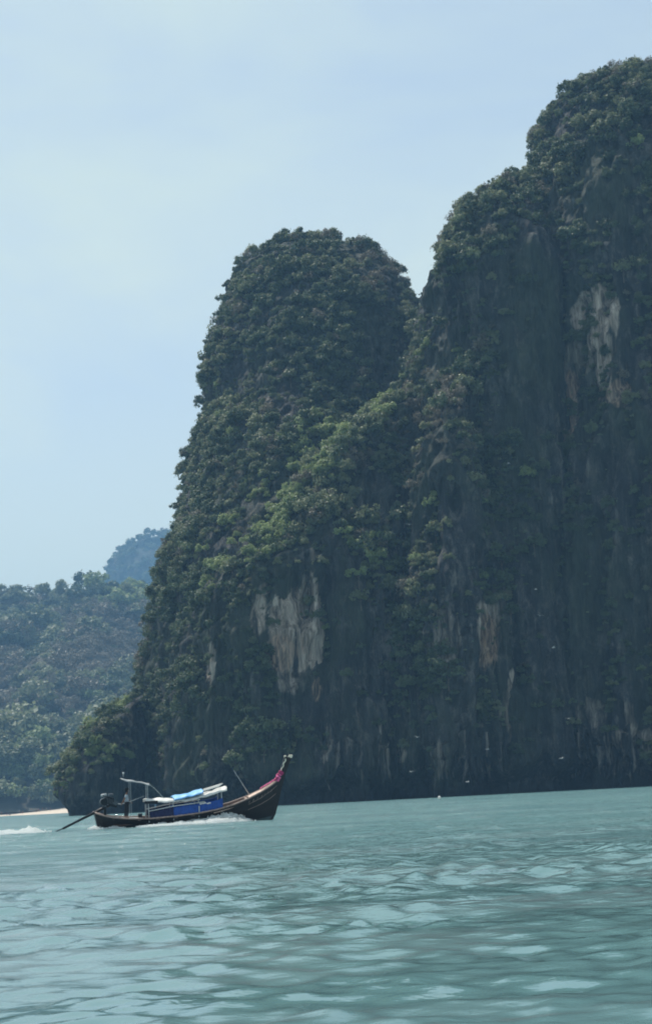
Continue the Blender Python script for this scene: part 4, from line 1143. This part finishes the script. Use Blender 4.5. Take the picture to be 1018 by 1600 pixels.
# ------------------------------------------------------------------ foam
def foam_mound(name, label, frame, xs, prof, seed, drops=0, cols=26):
    """frame(t, q) -> position on the water; prof(t, q) -> height; a ragged mound with spray round it"""
    n = xs; r = random.Random(seed); v, f = [], []
    for i in range(n + 1):
        for j in range(cols + 1):
            t, q = i / n, j / cols
            p = Vector(frame(t, q)); h = prof(t, q)
            nz = float(fbm(p.x * 1.9, p.y * 1.9, 0, seed, 3)); nf = float(fbm(p.x * 6, p.y * 6, 0, seed + 3, 2))
            z = h * (1 + 0.22 * nz + 0.25 * nf) + 0.04 * nz + 0.07 * min(1.0, h * 20 + 0.4)
            v.append((p.x, p.y, z))
    for i in range(n):
        for j in range(cols):
            a = i * (cols + 1) + j; f.append((a, a + 1, a + cols + 2, a + cols + 1))
    mb = MB(); mb.add(v, f)
    for k in range(drops):
        t, q = r.random(), r.random(); p = Vector(frame(t, q)); h = prof(t, q)
        mb.ball((p.x + r.gauss(0, .12), p.y + r.gauss(0, .15), max(0.03, h * r.uniform(0.5, 1.25) + abs(r.gauss(0, .03)))), r.uniform(0.018, 0.055), 5)
    o = mb.build(name, M['foam'], None, True)
    tag(o, label, kind='stuff')
    return o
def bow_frame(side):
    def fr(t, q):
        x = 2.2 + t * 6.5; z, b_ = st_at(x)
        y = side * (b_ * 0.50 + (2.7 if side < 0 else 1.3) * q * (1.0 - 0.6 * t ** 4))
        return BM_ @ Vector((x, y, 0))
    return fr
def bow_prof(t, q):
    ridge = 0.40 * math.exp(-((t - 0.78) / 0.17) ** 2) + 0.16 * ss(0, 0.5, t) * (1 - ss(0.85, 1.0, t)) + 0.05 * (1 - ss(.9, 1, t))
    return float(ridge * (max(0.0, 1 - q) ** 1.15) * (0.92 + 0.08 * math.sin(t * 40)) - 0.09 * ss(0.75, 1, q) - 0.05 * (t < 0.02))
foam_mound('bow_wave_foam', 'white foam of the near bow wave along the boat hull', bow_frame(-1), 90, bow_prof, 31, 1300)
foam_mound('bow_wave_foam', 'white foam of the far bow wave behind the boat hull', bow_frame(1), 60, bow_prof, 33, 100)
foam_mound('stern_foam', 'white froth round the boat transom', lambda t, q: BM_ @ Vector((-0.45 + 1.9 * t, -0.95 + 0.75 * q, 0)), 30,
           lambda t, q: float(0.20 * math.exp(-((t - .15) / .2) ** 2 - ((q - .5) / .3) ** 2) + 0.12 * math.exp(-((t - .75) / .15) ** 2 - ((q - .6) / .3) ** 2) - 0.05), 35, 260, 16)
foam_mound('propeller_wash', 'long white propeller wash trailing behind the boat', lambda t, q: BM_ @ Vector((-2.6 - 12.0 * t, -1.1 + 2.2 * q - 0.3 * t, 0)), 110,
           lambda t, q: float((0.22 * (1 - 0.5 * t) * ss(0, .08, t)) * math.exp(-((q - .5) / .3) ** 2) + (0.07 * math.exp(-((t - .17) / .02) ** 2) + 0.08 * math.exp(-((t - .10) / .012) ** 2)) * math.exp(-((q - .5) / .12) ** 2) - 0.05), 37, 700, 18)

# ------------------------------------------------------------------ buoy and birds
bq = P(686, 1248, 300)
mb = MB(); mb.ball((0, 0, 0.14), 0.26, 12, sq=(1, 1, .95)); mb.tube([(0, 0, 0.36), (0, 0, 0.46)], 0.04, 8)
by = mb.build('buoy', M['white'], None, True); by.location = (bq[0], 300, 0); tag(by, 'small white buoy floating on the sea before the dark cliff foot', 'buoy')
M['bird'] = plain('pale_feathers', (0.36, 0.37, 0.37), 0.8, var=0.1)
bird = MB()
bird.tube([(-0.26, 0, 0), (-0.12, 0, 0.01), (0.05, 0, 0.02), (0.18, 0, 0.02), (0.25, 0, 0.01), (0.31, 0, 0)], [0.015, 0.05, 0.065, 0.05, 0.035, 0.008], 8)
for side in (-1, 1):
    bird.add([(0.10, side * .04, .03), (-0.08, side * .04, .03), (0.10, side * .28, .13), (-0.06, side * .28, .13), (-0.04, side * .56, .06), (-0.10, side * .56, .06),
              (0.10, side * .04, .045), (-0.08, side * .04, .045), (0.10, side * .28, .145), (-0.06, side * .28, .145), (-0.04, side * .56, .07), (-0.10, side * .56, .07)],
             [(0, 1, 3, 2), (2, 3, 5, 4), (6, 8, 9, 7), (8, 10, 11, 9), (0, 2, 8, 6), (2, 4, 10, 8), (1, 7, 9, 3), (3, 9, 11, 5), (4, 5, 11, 10)])
bird.add([(-0.22, 0.02, .01), (-0.22, -0.02, .01), (-0.36, -0.06, .0), (-0.36, 0.06, .0)], [(0, 1, 2, 3)])
b0 = bird.build('bird', M['bird'], None, True)
spots = [(836, 921, 'level with the dark upper wall at the right'), (843, 962, 'just under another bird on the dark wall'), (864, 1012, 'before the dark lower right wall'), (887, 1123, 'beside the pale hanging rock at right'),
         (761, 1171, 'above the undercut foot of the headland'), (877, 1185, 'in front of the dark cave mouth'), (642, 1206, 'low over the sea before the undercut'), (730, 1222, 'skimming just above the waterline'),
         (651, 1152, 'before the wooded wall above the undercut'), (794, 724, 'high up before the bare face'), (639, 820, 'before the trees of the buttress')]
for i, (px, py, txt) in enumerate(spots):
    o = b0 if i == 0 else b0.copy()
    if i: col.objects.link(o)
    yy = 300 + 5 * (i % 5); p = P(px, py, yy); o.location = p; o.rotation_euler = (R(10 * math.sin(i)), R(5), i * 1.7)
    s_ = 0.9 + 0.1 * (i % 3); o.scale = (s_, s_, s_)
    tag(o, 'small pale bird flying ' + txt, 'bird', 'birds flying before the cliff')

# ------------------------------------------------------------------ haze
mh, n, l, b = new_mat('sea_haze'); n.remove(b)
pv = n.new('ShaderNodeVolumePrincipled')
pv.inputs['Color'].default_value = (0.30, 0.60, 0.98, 1)
pv.inputs['Density'].default_value = 0.00026
pv.inputs['Anisotropy'].default_value = 0.1
l.new(pv.outputs[0], n['Material Output'].inputs['Volume'])
mb = MB(); mb.box((0, 0, 0), (2, 2, 2))
hz = mb.build('haze', mh)
hz.scale = (9500, 9500, 124); hz.location = (0, 0, 112)
top = max(float(m['V'][:, 2].max()) for m in MASSIFS)
zb, zt = -9.0, top + 12
hz.scale = (9800, 9800, (zt - zb) / 2); hz.location = (0, 0, (zt + zb) / 2)
tag(hz, 'thin bluish sea haze', kind='stuff')
